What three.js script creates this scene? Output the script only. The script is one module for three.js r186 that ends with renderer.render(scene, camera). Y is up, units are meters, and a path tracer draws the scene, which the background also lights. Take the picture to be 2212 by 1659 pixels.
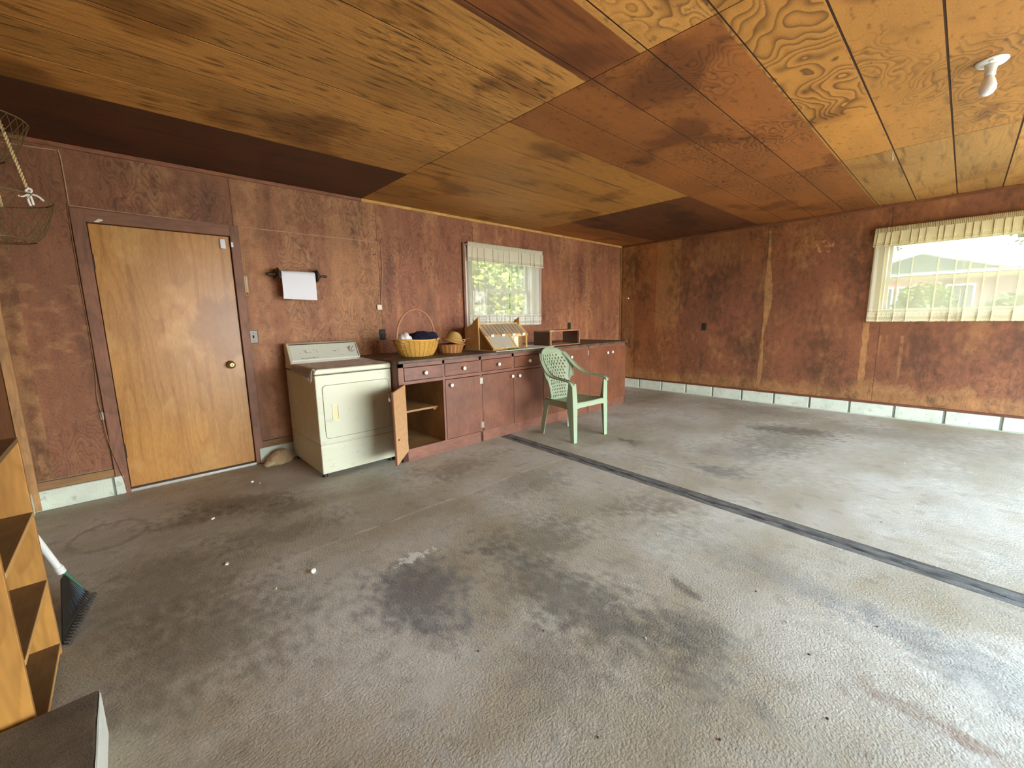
import * as THREE from 'three';
import { mergeGeometries, mergeVertices, toCreasedNormals } from 'three/addons/utils/BufferGeometryUtils.js';
import { RoundedBoxGeometry } from 'three/addons/geometries/RoundedBoxGeometry.js';
import { Sky } from 'three/addons/objects/Sky.js';

// ------------------------------------------------------------------ camera, sky, sun, exposure
const scene = new THREE.Scene();
const camera = new THREE.PerspectiveCamera(85.15, 2212 / 1659, 0.05, 200);
camera.position.set(-6.4374, 1.2254, 4.1108);
camera.up.set(0.11973, 0.9876, -0.10152);
camera.lookAt(-6.4374 + 0.67298, 1.2254 - 0.15591, 4.1108 - 0.72305);
scene.add(camera);

const sunDir = new THREE.Vector3(0.02, 0.9, 0.38).normalize();
const sky = new Sky();
sky.scale.setScalar(1000);
sky.material.uniforms.turbidity.value = 20;
sky.material.uniforms.rayleigh.value = 0.05;
sky.material.uniforms.mieCoefficient.value = 0.08;
sky.material.uniforms.mieDirectionalG.value = 0.3;
sky.material.uniforms.sunPosition.value.copy(sunDir);
scene.add(sky);
const sun = new THREE.DirectionalLight(0xffe9cc, 36);
sun.position.copy(sunDir).multiplyScalar(30).add(new THREE.Vector3(-3.5, 0, 4));
sun.target.position.set(-3.5, 0, 4);
sun.castShadow = true;
sun.shadow.mapSize.set(2048, 2048);
Object.assign(sun.shadow.camera, { left: -28, right: 28, top: 28, bottom: -28, near: 1, far: 70 });
scene.add(sun, sun.target);

const renderer = new THREE.WebGLRenderer({ antialias: true });
renderer.toneMapping = THREE.LinearToneMapping;
renderer.toneMappingExposure = 1.4;
renderer.shadowMap.enabled = true;

// ------------------------------------------------------------------ noise and textures
let seed = 12345;
const rnd = () => { seed = (seed * 1664525 + 1013904223) >>> 0; return seed / 4294967296; };
const rr = (a, b) => a + (b - a) * rnd();
const PERM = new Uint8Array(512);
{ const p = [...Array(256).keys()]; for (let i = 255; i > 0; i--) { const j = Math.floor(rnd() * (i + 1)); [p[i], p[j]] = [p[j], p[i]]; } for (let i = 0; i < 512; i++) PERM[i] = p[i & 255]; }
const GX = new Float64Array([1, -1, 1, -1, 1.4, -1.4, 0, 0]), GY = new Float64Array([1, 1, -1, -1, 0, 0, 1.4, -1.4]);
const TS = 0.9; // size of the large surface textures
function pn(x, y) {
  const xi = Math.floor(x), yi = Math.floor(y), xf = x - xi, yf = y - yi, X = xi & 255, Y = yi & 255;
  const u = xf * xf * xf * (xf * (xf * 6 - 15) + 10), v = yf * yf * yf * (yf * (yf * 6 - 15) + 10);
  const a = PERM[PERM[X] + Y] & 7, b = PERM[PERM[X + 1] + Y] & 7, c = PERM[PERM[X] + Y + 1] & 7, d = PERM[PERM[X + 1] + Y + 1] & 7;
  const n0 = GX[a] * xf + GY[a] * yf, n1 = GX[b] * (xf - 1) + GY[b] * yf, n2 = GX[c] * xf + GY[c] * (yf - 1), n3 = GX[d] * (xf - 1) + GY[d] * (yf - 1);
  const p = n0 + (n1 - n0) * u, q = n2 + (n3 - n2) * u;
  return p + (q - p) * v;
}
function fbm(x, y, o = 4) { let s = 0, a = 0.5; for (let i = 0; i < o; i++) { s += a * pn(x, y); x = x * 2.03 + 17.3; y = y * 2.03 + 9.1; a *= 0.5; } return s; }
const clamp = (x, a = 0, b = 1) => (x < a ? a : x > b ? b : x);
const ss = (a, b, x) => { const t = clamp((x - a) / (b - a)); return t * t * (3 - 2 * t); };
const mix3 = (a, b, t) => [a[0] + (b[0] - a[0]) * t, a[1] + (b[1] - a[1]) * t, a[2] + (b[2] - a[2]) * t];
const mul3 = (a, k) => [a[0] * k, a[1] * k, a[2] * k];
function tex(w, h, fn, { srgb = true, wrap = THREE.ClampToEdgeWrapping } = {}) {
  w = Math.round(w); h = Math.round(h);
  const d = new Uint8Array(w * h * 4);
  for (let j = 0; j < h; j++) for (let i = 0; i < w; i++) {
    const c = fn((i + 0.5) / w, (j + 0.5) / h), k = (j * w + i) * 4;
    if (typeof c === 'number') { d[k] = d[k + 1] = d[k + 2] = clamp(c) * 255; d[k + 3] = 255; }
    else { d[k] = clamp(c[0], 0, 255); d[k + 1] = clamp(c[1], 0, 255); d[k + 2] = clamp(c[2], 0, 255); d[k + 3] = c.length > 3 ? c[3] : 255; }
  }
  const t = new THREE.DataTexture(d, w, h, THREE.RGBAFormat);
  t.magFilter = THREE.LinearFilter; t.minFilter = THREE.LinearMipmapLinearFilter; t.generateMipmaps = true;
  t.wrapS = t.wrapT = wrap; t.colorSpace = srgb ? THREE.SRGBColorSpace : THREE.NoColorSpace; t.needsUpdate = true;
  return t;
}
const REP = { wrap: THREE.RepeatWrapping };
const ring = (n) => { const r = n - Math.floor(n); return r * r * r * ss(1, 0.9, r); };

// ------------------------------------------------------------------ geometry helpers
const clean = (g) => { let n = g.index ? g.toNonIndexed() : g; for (const k of Object.keys(n.attributes)) if (!['position', 'normal', 'uv'].includes(k)) n.deleteAttribute(k); if (!n.attributes.uv) n.setAttribute('uv', new THREE.BufferAttribute(new Float32Array(n.attributes.position.count * 2), 2)); n.clearGroups?.(); return n; };
const merge = (a) => (Array.isArray(a) ? (a.length === 1 ? clean(a[0]) : mergeGeometries(a.map(clean), false)) : clean(a));
function box(x0, x1, y0, y1, z0, z1, r = 0) {
  const w = x1 - x0, h = y1 - y0, d = z1 - z0;
  const g = r ? new RoundedBoxGeometry(w, h, d, 2, Math.min(r, w / 2.01, h / 2.01, d / 2.01)) : new THREE.BoxGeometry(w, h, d);
  return g.translate((x0 + x1) / 2, (y0 + y1) / 2, (z0 + z1) / 2);
}
// uv in metres by the way the face points; grain = axis the texture's v runs along
function uvm(g, grain = 'y', off = 0) {
  g = clean(g); const p = g.attributes.position, n = g.attributes.normal, uv = g.attributes.uv;
  for (let i = 0; i < p.count; i++) {
    const P = { x: p.getX(i), y: p.getY(i), z: p.getZ(i) }, N = { x: Math.abs(n.getX(i)), y: Math.abs(n.getY(i)), z: Math.abs(n.getZ(i)) };
    let ax = N.x >= N.y && N.x >= N.z ? ['y', 'z'] : N.y >= N.z ? ['x', 'z'] : ['x', 'y'];
    if (ax.includes(grain)) { const o = ax[0] === grain ? ax[1] : ax[0]; uv.setXY(i, P[o] + off, P[grain] + off * 1.7); } else uv.setXY(i, P[ax[0]] + off, P[ax[1]]);
  }
  return g;
}
// uv from two world axes over a rectangle
function uvr(g, a, a0, a1, b, b0, b1) {
  g = clean(g); const p = g.attributes.position, uv = g.attributes.uv, G = { x: 'getX', y: 'getY', z: 'getZ' };
  for (let i = 0; i < p.count; i++) uv.setXY(i, (p[G[a]](i) - a0) / (a1 - a0), (p[G[b]](i) - b0) / (b1 - b0));
  return g;
}
const V = (x, y, z) => new THREE.Vector3(x, y, z);
const curve = (pts, closed = false) => new THREE.CatmullRomCurve3(pts.map((p) => (p.isVector3 ? p : V(...p))), closed, 'catmullrom', 0.5);
const tube = (pts, r, seg = 24, rad = 6, closed = false) => new THREE.TubeGeometry(curve(pts, closed), seg, r, rad, closed);
function bar(a, b, r, rad = 6) { const A = V(...a), B = V(...b), g = new THREE.CylinderGeometry(r, r, A.distanceTo(B), rad); g.applyQuaternion(new THREE.Quaternion().setFromUnitVectors(V(0, 1, 0), B.clone().sub(A).normalize())); return g.translate((A.x + B.x) / 2, (A.y + B.y) / 2, (A.z + B.z) / 2); }
const lathe = (pts, seg = 24) => new THREE.LatheGeometry(pts.map((p) => new THREE.Vector2(...p)), seg);
// loft through closed sections of equal length (arrays of [x,y,z])
function loft(secs, crease = 0.7) {
  const n = secs[0].length, pos = [], idx = [];
  secs.forEach((s) => s.forEach((p) => pos.push(...p)));
  for (let i = 0; i < secs.length - 1; i++) for (let j = 0; j < n; j++) { const a = i * n + j, b = i * n + ((j + 1) % n), c = a + n, d = b + n; idx.push(a, b, c, b, d, c); }
  for (const [o, f] of [[0, 1], [(secs.length - 1) * n, 0]]) {
    const s = secs[o / n], c = s.reduce((t, p) => [t[0] + p[0] / n, t[1] + p[1] / n, t[2] + p[2] / n], [0, 0, 0]), k = pos.length / 3; pos.push(...c);
    for (let j = 0; j < n; j++) f ? idx.push(k, o + ((j + 1) % n), o + j) : idx.push(k, o + j, o + ((j + 1) % n));
  }
  const g = new THREE.BufferGeometry(); g.setAttribute('position', new THREE.Float32BufferAttribute(pos, 3)); g.setIndex(idx);
  return toCreasedNormals(g.toNonIndexed(), crease);
}
function grid(nu, nv, f, uvf) {
  const pos = [], uv = [], idx = [];
  for (let j = 0; j <= nv; j++) for (let i = 0; i <= nu; i++) { const u = i / nu, v = j / nv; pos.push(...f(u, v)); uv.push(...(uvf ? uvf(u, v) : [u, v])); }
  for (let j = 0; j < nv; j++) for (let i = 0; i < nu; i++) { const a = j * (nu + 1) + i, b = a + 1, c = a + nu + 1, d = c + 1; idx.push(a, b, c, b, d, c); }
  const g = new THREE.BufferGeometry(); g.setAttribute('position', new THREE.Float32BufferAttribute(pos, 3)); g.setAttribute('uv', new THREE.Float32BufferAttribute(uv, 2)); g.setIndex(idx); g.computeVertexNormals(); return g;
}
// rectangle in (a,b) without holes -> list of cells
function cells(a0, a1, b0, b1, holes = []) {
  const A = [...new Set([a0, a1, ...holes.flatMap((h) => [h[0], h[1]])].map((x) => clamp(x, a0, a1)))].sort((p, q) => p - q), B = [...new Set([b0, b1, ...holes.flatMap((h) => [h[2], h[3]])].map((x) => clamp(x, b0, b1)))].sort((p, q) => p - q), out = [];
  for (let i = 0; i < A.length - 1; i++) for (let j = 0; j < B.length - 1; j++) { const x = (A[i] + A[i + 1]) / 2, y = (B[j] + B[j + 1]) / 2; if (!holes.some((h) => x > h[0] && x < h[1] && y > h[2] && y < h[3])) out.push([A[i], A[i + 1], B[j], B[j + 1]]); }
  return out;
}

// ------------------------------------------------------------------ naming helpers
const taken = {};
const numbered = (n) => { const k = (taken[n] = (taken[n] ?? -1) + 1); return k ? `${n}_${String(k).padStart(3, '0')}` : n; };
function mesh(name, geos, m, parent = scene) {
  const o = new THREE.Mesh(merge(geos), m); o.castShadow = o.receiveShadow = true;
  o.name = parent === scene ? numbered(name) : name; parent.add(o); return o;
}
function tag(o, label, category, group) { o.userData.label = label; o.userData.category = category; if (group) o.userData.group = group; return o; }
function thing(name, label, category, [x, y, z] = [0, 0, 0], turn = 0, group) { const o = new THREE.Group(); o.name = numbered(name); o.position.set(x, y, z); o.rotation.y = turn; scene.add(o); return tag(o, label, category, group); }
function struct(name) { const o = new THREE.Group(); o.name = name; o.userData.kind = 'structure'; scene.add(o); return o; }
function smesh(name, geos, m) { const o = mesh(name, geos, m); o.name = name; o.userData.kind = 'structure'; return o; }

const std = (color, roughness = 0.7, o = {}) => new THREE.MeshStandardMaterial({ color, roughness, ...o });

// ------------------------------------------------------------------ room numbers
const XL = -7.0, ZF = 6.8, H = 2.395;
const SEAMX = [XL, -4.564, -2.122, 0];
const door = { x0: -6.503, x1: -5.695, y1: 1.912 };
const winA = { x0: -3.325, x1: -2.12, y0: 1.155, y1: 2.06 };
const winB = { z0: 3.37, z1: 4.84, y0: 1.135, y1: 2.07 };
const gar = { x0: -5.4, x1: -0.75, y1: 2.1 };

// ------------------------------------------------------------------ surface textures
const TONE = { gold: [200, 143, 72], gold2: [182, 126, 57], pale: [176, 128, 66], orange: [158, 96, 42], brown: [140, 82, 38], dark: [84, 46, 22], dark2: [104, 58, 26] };
const STRIP0 = 0.90, STRIP = 0.3035;
function ceilKind(x, z) {
  const bay = x < SEAMX[1] ? 0 : x < SEAMX[2] ? 1 : 2;
  if (bay === 0) {
    if (z < STRIP0) return [TONE.dark, 2, 0];
    if (z < 2.69) return [TONE.gold, 0, 1];
    if (z < 2.99) return [TONE.brown, 2, 2];
    if (z < 3.315) return [TONE.gold, 3, 3];
    return [TONE.gold2, 1, 4];
  }
  if (bay === 1) { if (z < 2.105) return [TONE.gold2, 2, 5]; if (z < 3.315) return [TONE.orange, 3, 6]; return [TONE.gold2, x < -3.1 && z < 3.62 ? 1 : 3, 7]; }
  if (z < 2.105) return [z < 0.62 ? TONE.orange : TONE.dark2, 2, 8];
  if (z < 3.315) return [TONE.orange, 3, 9];
  return [TONE.pale, 2, 10];
}
const CZ = 4.9;
const ceilTex = tex(2048 * TS, 1434 * TS, (u, v) => {
  const x = XL + u * 7, z = v * CZ, [base, kind, id] = ceilKind(x, z), s = id * 7.31;
  const strip = Math.floor((z - STRIP0) / STRIP), st = pn(strip * 3.7 + s, id * 1.9 + 0.5);
  let k = 1 + 0.13 * st + 0.16 * fbm(x * 0.9 + s, z * 2.2, 4) + 0.07 * pn(x * 90, z * 160) + 0.05 * fbm(x * 3, z * 30 + s, 3);
  let dk = 0, red = 0;
  if (kind === 0) { const m = pn(x * 5 + s, z * 52) * 0.5 + pn(x * 11 + s, z * 95) * 0.5 + 0.3 * fbm(x * 2.5, z * 5, 2); dk = 0.34 * ss(0.16, 0.5, m) + 0.16 * ss(0.0, 0.4, fbm(x * 2.4 + s, z * 60, 3)) + 0.2 * ring(fbm(x * 0.7 + s, z * 6 + s, 3) * 14 + z * 20) * ss(-0.1, 0.25, fbm(x * 0.6, z * 1.4 + s, 2)); }
  else if (kind === 1) { const w = fbm(x * 1.6 + s, z * 2.6 + s, 3) * 9 + fbm(x * 6, z * 8, 2) * 0.9; dk = 0.5 * ring(w); }
  else if (kind === 3) { const w = fbm(x * 1.9 + s, z * 3.4 + s, 3) * 10 + fbm(x * 7, z * 9, 2) * 1.2; dk = 0.42 * ring(w) * ss(-0.12, 0.22, fbm(x * 1.1 + s, z * 1.3, 2)) + 0.2 * ss(0.16, 0.45, fbm(x * 17 + s, z * 30, 3)); }
  else { dk = 0.26 * ss(0.1, 0.5, fbm(x * 1.6 + s, z * 17 + s, 4)) + 0.12 * ring(fbm(x * 0.5 + s, z * 5, 3) * 12); }
  const blot = ss(0.12, 0.34, fbm(x * 1.25 + 3 + s, z * 1.6 + 8, 4));
  dk += (base === TONE.pale ? 0.1 : 0.24) * blot; red = blot * 0.5;
  k *= 1 - clamp(dk, 0, 0.75);
  const c = mul3(base, k); return [c[0], c[1] * (1 - 0.1 * red - 0.06 * dk), c[2] * (1 - 0.22 * red - 0.25 * dk)];
});
const RED = [158, 101, 71], RUST = [164, 110, 69], WORN = [194, 145, 95], BRN = [122, 80, 45];
const wallATex = tex(2048 * TS, 704 * TS, (u, v) => {
  const x = XL + u * 7, y = v * H, sheet = Math.floor((x + 5.65) / 1.22), s = sheet * 5.7;
  const band = pn(x * 3.3 + s, 0.37) + 0.7 * pn(x * 8.1 + s, 1.9) + 0.25 * fbm(x * 4, y * 0.7 + s, 2);
  const zone = sheet < -1 ? BRN : sheet === -1 ? mix3(RED, BRN, 0.4) : sheet === 0 ? mix3(RUST, RED, 0.45) : RED;
  const fine = fbm(x * 14 + s, y * 11, 4), vert = fbm(x * 17 + s, y * 2.6 + 3, 3);
  let k = 1 + 0.1 * fbm(x * 2.4 + s, y * 1.5, 3) + 0.1 * pn(x * 120, y * 70) + 0.15 * vert;
  let worn = ss(-0.06, 0.4, 0.42 * band + 0.5 * fine + 0.3 * fbm(x * 1.6, y * 1.9 + s, 3) + (sheet === 0 ? 0.18 : sheet === 1 ? -0.02 : sheet > 2 ? 0.06 : 0));
  if (x > -5.30 && x < -5.10 && y > 1.62 && y < 1.79) worn = Math.max(worn, 0.85 + 0.4 * pn(x * 60, y * 3));
  if (x > -6.95 && x < -6.55 && y > 0.95 && y < 1.5) worn = Math.max(worn, ss(0.0, 0.35, fbm(x * 9, y * 16, 4)) * 0.8);
  let c = mix3(zone, WORN, clamp(worn) * 0.5 + 0.12 * clamp(fine * 2.2, -1, 1));
  const dk = ss(0.05, 0.6, fbm(x * 4.2 + 9 + s, y * 1.3 + 2, 4) + 0.6 * fine) * 0.22 + 0.16 * ss(0.22, 0.5, fbm(x * 38 + s, y * 24, 3)) + 0.34 * ring(fbm(x * 4.6 + s, y * 1.7 + s, 3) * 11 + fine * 0.9) * ss(-0.2, 0.15, fbm(x * 1.7 + 3, y * 1.4, 2));
  k *= 1 - dk; c = mul3(c, k); return [c[0], c[1] * (1 - dk * 0.1), c[2] * (1 - dk * 0.12)];
});
const WBZ = 5.2, DKB = [132, 82, 54], ORB = [160, 98, 50], TAN = [184, 136, 82];
const wallBTex = tex(2048 * TS, 944 * TS, (u, v) => {
  const z = u * WBZ, y = v * H, sheet = Math.floor(z / 1.12), s = sheet * 4.3 + 31;
  let c = mix3(DKB, ORB, clamp(ss(1.15, 0.9, z) * 0.55 + ss(1.5, 2.2, y) * 0.55 * ss(-0.35, 0.25, fbm(z * 1.2, y * 1.2 + 5, 3))));
  let k = 1 + 0.2 * fbm(z * 2.4 + s, y * 1.6, 4) + 0.12 * fbm(z * 22 + s, y * 14, 3) + 0.06 * pn(z * 110, y * 90);
  let tan = ss(0.02, 0.5, fbm(z * 3 + s, y * 2.2 + 11, 5) + 0.5 * fbm(z * 19, y * 8, 3)) * 0.38;
  const ragged = 0.34 + 0.16 * fbm(z * 3.2, 4.4, 4) + 0.1 * fbm(z * 15, y * 9, 3) + (z > 3.2 ? 0.05 : 0);
  tan = Math.max(tan, ss(0.04, -0.08, y - ragged) * 0.75 * (0.75 + 0.5 * fbm(z * 9, y * 12, 3)));
  const wig = z - 2.245 - 0.02 * pn(y * 2.2, 1.3), wide = 0.018 + 0.07 * ss(1.0, 1.45, y) * ss(2.0, 1.5, y) + 0.02 * ss(0.25, 0.35, y) * ss(0.9, 0.5, y) + 0.008 * pn(y * 14, 3);
  if (y > 0.2 && y < 2.3 && wig > -0.015 && wig < wide) tan = 0.85 + 0.25 * fbm(z * 30, y * 4, 3);
  const w2 = z - 3.335 - 0.01 * pn(y * 3, 7); if (y < 1.1 && Math.abs(w2) < 0.028 + 0.012 * pn(y * 9, 1)) tan = Math.max(tan, 0.65);
  if (y < 0.95 && z > 3.4 && z < 3.75) tan = Math.max(tan, 0.5 * ss(0.1, 0.4, pn(z * 22, y * 1.1)));
  if (z > 0.05 && z < 0.27) tan = Math.max(tan, 0.5 + 0.6 * fbm(z * 30, y * 2, 3));
  if (z > 0.66 && z < 1.05 && y > 1.0 + 0.5 * fbm(z * 9, 2, 3)) tan = Math.max(tan, 0.42);
  if (z > 2.75 && z < 3.0 && y > 1.95 && y < 2.1) tan = Math.max(tan, ss(0, 0.3, fbm(z * 22, y * 16, 3)));
  c = mix3(c, TAN, clamp(tan));
  const fb = fbm(z * 15, y * 9, 4), dk = 0.24 * ss(-0.1, 0.6, fbm(z * 2.2 + 7, y * 1.5 + 3, 4) + 0.7 * fb) + 0.2 * ring(fbm(z * 4 + s, y * 1.6 + s, 3) * 10 + fb) * ss(-0.2, 0.2, fbm(z * 1.6, y * 1.3 + 9, 2)) + 0.16 * ss(0.22, 0.5, fbm(z * 34, y * 22, 3)); k *= 1 - dk;
  c = mul3(c, k); return [c[0], c[1], c[2] * (1 - 0.12 * dk)];
});
// stains on the concrete: x, z, rx, rz, turn, colour, strength
const ST = [
  [-5.57, 2.56, 0.2, 0.24, 0.3, [74, 76, 84], 0.75], [-5.1, 3.05, 0.16, 0.5, 0.02, [78, 74, 66], 0.7], [-4.86, 2.6, 0.28, 0.2, 0.4, [92, 86, 74], 0.55], [-4.98, 3.5, 0.14, 0.2, 0, [86, 84, 76], 0.55],
  [-4.69, 3.34, 0.03, 0.05, 0, [92, 84, 74], 0.8], [-4.11, 2.81, 0.22, 0.12, 0.6, [100, 90, 78], 0.55], [-1.38, 2.99, 0.16, 0.36, -0.2, [72, 60, 44], 0.8], [-1.9, 3.0, 0.4, 0.3, 0.2, [100, 94, 82], 0.6],
  [-3.07, 2.95, 0.1, 0.2, 0.1, [84, 82, 80], 0.65], [-2.89, 2.0, 0.05, 0.08, 0.3, [78, 72, 60], 0.7], [-2.5, 2.9, 0.3, 0.3, 0, [110, 106, 98], 0.5], [-4.79, 4.2, 0.05, 0.09, 0.5, [132, 104, 84], 0.8], [-4.74, 4.08, 0.035, 0.03, 0, [136, 116, 96], 0.5],
  [-5.08, 3.85, 0.03, 0.05, 0, [96, 96, 90], 0.5], [-5.97, 0.83, 0.3, 0.16, 0.5, [86, 72, 50], 0.65], [-5.74, 1.12, 0.2, 0.1, 0.5, [90, 72, 54], 0.6], [-6.25, 0.87, 0.22, 0.12, 0.4, [84, 76, 56], 0.6], [-6.4, 1.7, 0.3, 0.3, 0, [104, 96, 80], 0.5],
  [-6.27, 2.2, 0.3, 0.3, 0.3, [98, 90, 74], 0.55], [-4.5, 1.35, 0.35, 0.16, 0.1, [112, 98, 82], 0.55], [-4.3, 2.0, 0.3, 0.2, 0, [120, 112, 100], 0.5], [-5.45, 3.2, 0.16, 0.2, 0, [112, 104, 96], 0.5], [-0.9, 3.9, 0.4, 0.6, 0, [120, 116, 100], 0.5], [-0.6, 2.4, 0.3, 0.5, 0, [126, 120, 104], 0.45],
  [-4.3, 3.6, 0.1, 0.5, 0.1, [136, 137, 134], 0.5], [-4.4, 4.3, 0.1, 0.4, 0.1, [136, 138, 134], 0.5], [-5.9, 1.45, 0.3, 0.12, 0.2, [96, 88, 70], 0.5],
];
const floorTex = tex(2048 * TS, 2018 * TS, (u, v) => {
  const x = XL + u * 7, z = v * ZF, f1 = fbm(x * 0.9, z * 0.9, 4), f2 = fbm(x * 5 + 3, z * 4 + 1, 4), f3 = fbm(x * 24, z * 17, 3), g = pn(x * 150, z * 150) * 0.5 + pn(x * 290, z * 290) * 0.5;
  let c = mix3([190, 184, 168], [172, 164, 144], ss(-0.25, 0.25, f1 + 0.3 * f2)); c = mix3(c, [208, 208, 198], ss(-0.05, 0.45, fbm(x * 1.1 + 20, z * 1.5 + 7, 4) + 0.3 * f3) * 0.5);
  let k = 1 + 0.08 * f2 + 0.1 * f3 + 0.13 * g;
  const grime = ss(-0.1, 0.55, fbm(x * 1.6 + 41, z * 2.4 + 13, 4) + 0.4 * f3 + 0.2 * f2 + (x < -4.7 ? 0.12 : 0)); c = mix3(c, [138, 122, 92], grime * 0.42);
  const wx = x + 0.16 * fbm(x * 3, z * 3 + 60, 4), wz = z + 0.2 * fbm(x * 3 + 30, z * 3, 4);
  for (const [sx, sz, a, b, t, col, str] of ST) { const dx = wx - sx, dz = wz - sz; if (Math.abs(dx) > 1 || Math.abs(dz) > 1) continue; const ct = Math.cos(t), sn = Math.sin(t), p = (dx * ct + dz * sn) / a, q = (-dx * sn + dz * ct) / b, r = Math.sqrt(p * p + q * q) + 0.9 * f3 + 0.5 * f2; c = mix3(c, col, str * 0.66 * ss(1.6, 0.2, r)); }
  const dW = Math.hypot((x + 5.45) / 0.13, (z - 2.27) / 0.05); if (dW < 3) c = mix3(c, [228, 226, 216], 0.9 * ss(0.15, 0.4, fbm(x * 26, z * 26, 3) + 0.75 - dW * 0.75));
  const l1 = Math.abs(z - 1.82 - 0.02 * pn(x * 2, 1) - 0.006 * pn(x * 18, 4)); if (x > -5.9 && x < -3.6) c = mix3(c, [214, 208, 192], 0.6 * ss(0.016, 0.004, l1) * clamp(0.6 + pn(x * 9, 2)));
  const l2 = Math.abs(x + 3.24 - 0.02 * pn(z * 2, 5)); if (z > 2.1 && z < 2.9) c = mix3(c, [124, 118, 108], 0.6 * ss(0.008, 0.002, l2));
  const dr = Math.hypot((x + 6.62) / 0.17, (z - 0.78) / 0.2), rg = Math.abs(dr - 1); c = mix3(c, [124, 116, 98], 0.35 * ss(0.16, 0.03, rg + 0.2 * f3));
  const spat = pn(x * 11 + 5, z * 11 + 2); c = mix3(c, [132, 122, 106], 0.3 * ss(0.4, 0.7, spat + 0.5 * f3));
  return mul3(c, k);
});
const grit = tex(512, 512, (u, v) => { // tiles over itself: noise blended across the seam
  const f = (a, b) => 0.5 + 0.45 * (pn(a * 64, b * 64) * 0.6 + pn(a * 128 + 7, b * 128) * 0.5) + 0.25 * fbm(a * 18 + 3, b * 18, 3);
  const m = ss(0.8, 1, u), n = ss(0.8, 1, v); return (f(u, v) * (1 - m) + f(u - 1, v) * m) * (1 - n) + (f(u, v - 1) * (1 - m) + f(u - 1, v - 1) * m) * n;
}, { srgb: false, ...REP });
const gritFor = (rx, ry) => { const t = grit.clone(); t.repeat.set(rx, ry); t.needsUpdate = true; return t; };
// a board of wood, u across and v along the grain; 1 m x 2 m, repeating
function woodTex(base, dark, o = {}) {
  const { n = 12, lines = 0.35, w = 256, h = 512, mottle = 0.12, s = 0 } = o;
  const f = (u, v) => { const q = fbm(u * 3.1 + s, v * 1.1 + s, 3) * n * 0.6 + u * n * 0.7, r = ring(q); const k = 1 + mottle * fbm(u * 5 + s, v * 4, 4) * 2 + 0.08 * pn(u * 90 + s, v * 12); return mul3(mix3(base, dark, clamp(lines * r + 0.25 * ss(0.15, 0.45, fbm(u * 24 + s, v * 3.2, 3)))), k); };
  return tex(w, h, (u, v) => { const m = ss(0.86, 1, u), n2 = ss(0.9, 1, v); return mix3(mix3(f(u, v * 2), f(u - 1, v * 2), m), mix3(f(u, v * 2 - 2), f(u - 1, v * 2 - 2), m), n2); }, REP);
}
const rep = (t, rx, ry) => { t.repeat.set(rx, ry); return t; };
const wood = (base, dark, rough = 0.65, o = {}) => std(0xffffff, rough, { map: rep(woodTex(base, dark, o), o.rx ?? 1, o.ry ?? 0.5) });

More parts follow.
